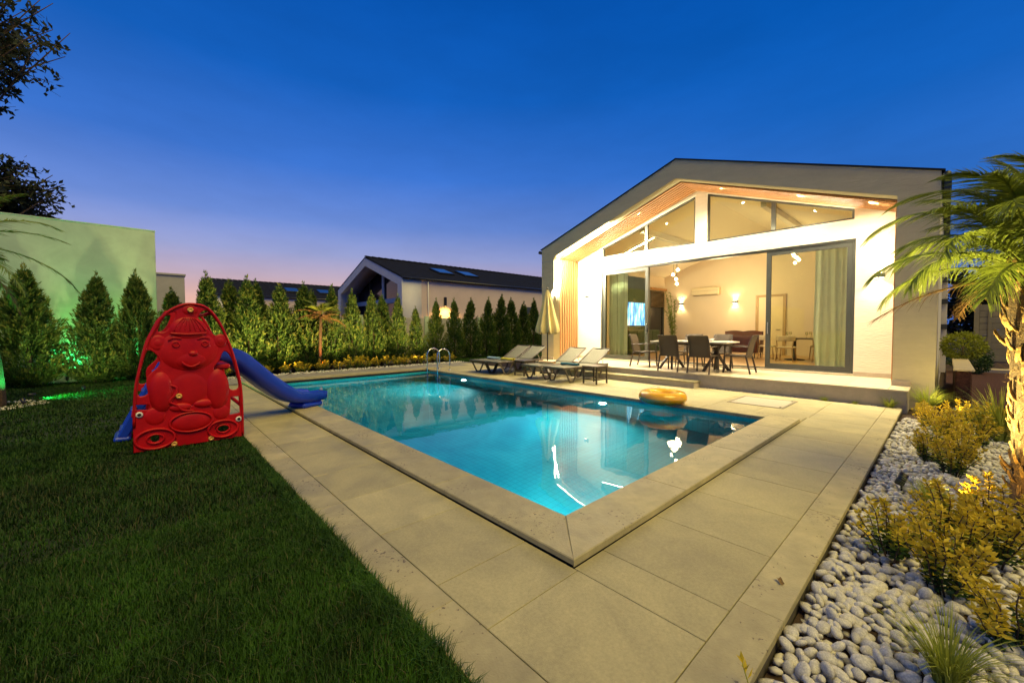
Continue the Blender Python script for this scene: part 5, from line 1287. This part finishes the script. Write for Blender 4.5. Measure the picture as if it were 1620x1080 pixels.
def rotm(n):
    q = nrs.normal(size=(n, 4))*np.array([1, .22, .22, 1]); q /= np.linalg.norm(q, axis=1, keepdims=True); w, x, y, z = q.T
    return np.stack([1-2*(y*y+z*z), 2*(x*y-z*w), 2*(x*z+y*w), 2*(x*y+z*w), 1-2*(x*x+z*z), 2*(y*z-x*w), 2*(x*z-y*w), 2*(y*z+x*w), 1-2*(x*x+y*y)], 1).reshape(-1, 3, 3)
Rm = rotm(len(pts)); size = nrs.uniform(.021, .043, len(pts))*(1+.25*(nrs.uniform(size=len(pts)) < .12))
zz = -.056+nrs.uniform(-.010, .028, len(pts))-.032*lay; size = np.where(lay > 0, .036, size)
# those that fill the most of the picture: in frame, nearest
C3 = np.array([-1.84, -1.47, 1.42]); d = np.stack([pts[:, 0], pts[:, 1], zz], 1)-C3
fz = d@np.array(fw); sx_ = 633.2*(d@np.array(rt))/fz; sy_ = 633.2*(d@np.array(up))/fz
seen = (fz > 0) & (np.abs(sx_) < 815) & (np.abs(sy_) < 545)
big = np.where(seen & (lay == 0))[0][:300]; bigset = set(big.tolist())
for i in big:
    o = bpy.data.objects.new('pebble', hi[i % 8]); COL.objects.link(o); o.parent = bed
    o.matrix_local = Matrix.Translation((pts[i, 0], pts[i, 1], zz[i])) @ Matrix(Rm[i].tolist()).to_4x4() @ Matrix.Scale(size[i], 4)
def scatter(name, idx, P3, Rm, size, parent, kind='stuff', m_='pebble'):
    Vs = []; Fs = []; off = 0
    for i in idx:
        V_, F_ = lo_[i % 8]; Vs.append((V_*size[i])@Rm[i].T+P3[i]); Fs.append(F_+off); off += len(V_)
    me = mesh_np(name, np.concatenate(Vs), np.concatenate(Fs)); me.polygons.foreach_set('use_smooth', [True]*len(me.polygons))
    return tag(link(name, me, m_, parent), kind=kind)
rest = [i for i in range(len(pts)) if i not in bigset]
scatter('small_pebbles', rest, np.stack([pts[:, 0], pts[:, 1], zz], 1), Rm, size, bed)
# strip of white pebbles beyond the pool, round the left palm and along the terrace
bed2 = slab('pebble_strip', -.9, 8.2, 12.33, 13.6, -.13, -.07, 'soil', b=0)
q = []
for x in np.arange(-.85, 8.15, .075):
    for y in np.arange(12.37, 12.80, .070): q.append((x+nrs.uniform(-.03, .03), y+nrs.uniform(-.03, .03), -.02+nrs.uniform(-.012, .03)))
n2 = len(q)
for k in range(260):
    a = nrs.uniform(0, 6.28); r_ = .30+.45*nrs.uniform(); q.append((-3.98+r_*math.cos(a), 10.45+r_*math.sin(a)*.9, -.005))
n3 = len(q)
for k in range(170): q.append((7.862+nrs.uniform(-.035, .03), nrs.uniform(-.95, 2.4), -.02+nrs.uniform(-.02, .015)))
q = np.array(q); Rq = rotm(len(q)); sq = nrs.uniform(.026, .046, len(q)); sq[n3:] *= .62
scatter('white_pebbles', range(n2), q, Rq, sq, bed2)
scatter('pebbles_round_palm', range(n2, n3), q, Rq, sq, None)
scatter('pebbles_along_terrace', range(n3, len(q)), q, Rq, sq, None)

# ================================================================== GRASS
def grass(name, x0, x1, y0, y1, n, h, w, mat_='grass', keep=None, lean=.5):
    x = nrs.uniform(x0, x1, n); y = nrs.uniform(y0, y1, n)
    if keep is not None:
        k = keep(x, y); x, y = x[k], y[k]; n = len(x)
    patch = np.clip(.5+.55*np.sin(x*3.1+1.3*np.sin(y*2.3))*np.sin(y*2.7+1.1*np.sin(x*1.9))+.35*np.sin(x*1.2+2)*np.sin(y*.9+1), 0, 1.3); fine = .5+.5*np.sin(x*11+2*np.sin(y*9))*np.sin(y*13)
    H_ = h*(.55+.55*patch+.22*fine)*nrs.uniform(.55, 1.2, n)
    a = nrs.uniform(0, 6.28, n)+.8*np.sin(x*1.7+y*2.1); ln = lean*nrs.uniform(.2, 1.4, n)
    d = np.stack([np.cos(a), np.sin(a), np.zeros(n)], 1); sd_ = np.stack([-np.sin(a), np.cos(a), np.zeros(n)], 1); b = np.stack([x, y, np.full(n, -.023)], 1); Z = np.array([0, 0, 1.])
    ww = (w*nrs.uniform(.7, 1.3, n))[:, None]
    m1 = b+Z*(H_*.55)[:, None]+d*(H_*ln*.30)[:, None]; tp = b+Z*(H_*(1-.25*ln))[:, None]+d*(H_*ln)[:, None]
    V_ = np.stack([b-sd_*ww, b+sd_*ww, m1-sd_*ww*.8, m1+sd_*ww*.8, tp], 1).reshape(-1, 3); o = np.arange(n)[:, None]*5
    T = np.concatenate([o+[0, 1, 3], o+[0, 3, 2], o+[2, 3, 4]], 1).reshape(-1, 3)
    return tag(link(name, mesh_np(name, V_, T), mat_), kind='stuff')
def infr(x, y):
    dx, dy = x+1.84, y+1.47; f = dx*.676+dy*.737; r = dx*.737-dy*.676
    return (f > .9) & (np.abs(r) < f*1.32+.25)
grass('lawn_grass', -3.6, -.925, -.9, 2.3, 175000, .055, .0021, keep=infr)
grass('lawn_grass_middle', -5.2, -.925, 2.3, 6.2, 90000, .058, .0034, keep=infr)
grass('lawn_grass_far', -7.5, -.925, 6.2, 14.6, 70000, .060, .0065, keep=infr)
grass('lawn_grass_behind', 8.25, 16, 12.4, 14.4, 12000, .06, .007)
grass('dry_grass', -3.6, -.925, -.9, 4.5, 9500, .075, .0017, 'grass_dry', keep=infr, lean=.9)
grass('lawn_edge_grass', -1.02, -.905, -.9, 6, 12000, .085, .0022, keep=infr, lean=.8)

# ================================================================== GARDEN SPOTLIGHTS
def spot(label, loc, target, energy, color, lens, angle=70, soft=.04, blend=.8, group='garden spotlights'):
    t = thing('garden_spotlight', label, 'spotlight', loc, 0, group)
    d = (Vector(target)-Vector(loc)).normalized(); R_ = d.to_track_quat('Z', 'Y').to_matrix()
    b = MB(); b.lathe([(.028, -.06), (.034, -.05), (.034, .05), (.029, .05), (.027, .035), (.004, .034)], n=14); b.v = [tuple(R_ @ Vector(p)+Vector((0, 0, .10))) for p in b.v]; b.build('housing', 'black', t)
    b = MB(); b.lathe([(.026, .036), (.003, .037)], n=14); b.v = [tuple(R_ @ Vector(p)+Vector((0, 0, .10))) for p in b.v]; b.build('lens', lens, t)
    MB().tube([(0, 0, -.06), (0, 0, .07)], .008, 6).build('spike', 'black', t)
    lamp('spot_light', 'SPOT', tuple(Vector((0, 0, .10))+d*.07), energy, color, t, tuple(Vector((0, 0, .10))+d*3), spot_size=rad(angle), spot_blend=blend, shadow_soft_size=soft)
    return t
GREEN = (.03, 1, .22); WARM = (1, .70, .26)
spot('green garden spotlight at the foot of the left palm', (-3.55, 10.25, -.01), (-3.9, 10.45, 1.2), 120, GREEN, 'lens_g', 80)
spot('green garden spotlight at the wall between the left and middle conifers', (-3.42, 14.82, -.01), (-3.42, 14.99, 1.6), 460, GREEN, 'lens_g', 95)
spot('green garden spotlight at the wall between the middle and right conifers', (-2.38, 14.82, -.01), (-2.38, 14.99, 1.6), 460, GREEN, 'lens_g', 95)
spot('green garden spotlight in the lawn behind the left palm', (-3.55, 11.1, .0), (-2.2, 11.25, -.12), 170, GREEN, 'lens_g', 120)
spot('red garden spotlight at the foot of the small palm', (2.72, 13.2, -.02), (2.74, 13.55, 1.4), 160, (1, .16, .05), 'lens_r', 60)
spot('amber garden spotlight aimed at the foreground palm trunk', (2.55, -1.42, -.03), (3.28, -2.0, .9), 80, (1, .62, .13), 'lens_y', 110, .05)
spot('amber garden spotlight among the pebbles aimed up into the palm crown', (3.1, -1.22, -.03), (3.36, -1.9, 2.15), 820, (1, .82, .28), 'lens_y', 105, .05)
spot('amber garden spotlight beside the mulch aimed at the golden shrubs', (7.45, -1.7, -.03), (5.6, -1.6, .35), 110, (1, .66, .20), 'lens_y', 110, .05)
spot('amber garden spotlight among the tufts aimed at the right villa column', (7.75, -1.6, -.03), (8.65, -1.05, 1.3), 50, (1, .76, .22), 'lens_y', 110, .05)
spot('warm garden spotlight in the lawn before the left conifers', (-2.9, 11.9, -.01), (-3.1, 14.1, 1.4), 190, (.95, .95, .42), 'lens', 84, .08)
for k, x in enumerate((.1, 1.5, 3.0, 4.6, 6.2)):
    spot('warm garden spotlight at the path edge below the hedge, '+ORD[k]+' from the slide', (x, 12.42, -.01), (x+.25, 13.7, 2.2), 460, WARM, 'lens', 104, .08)
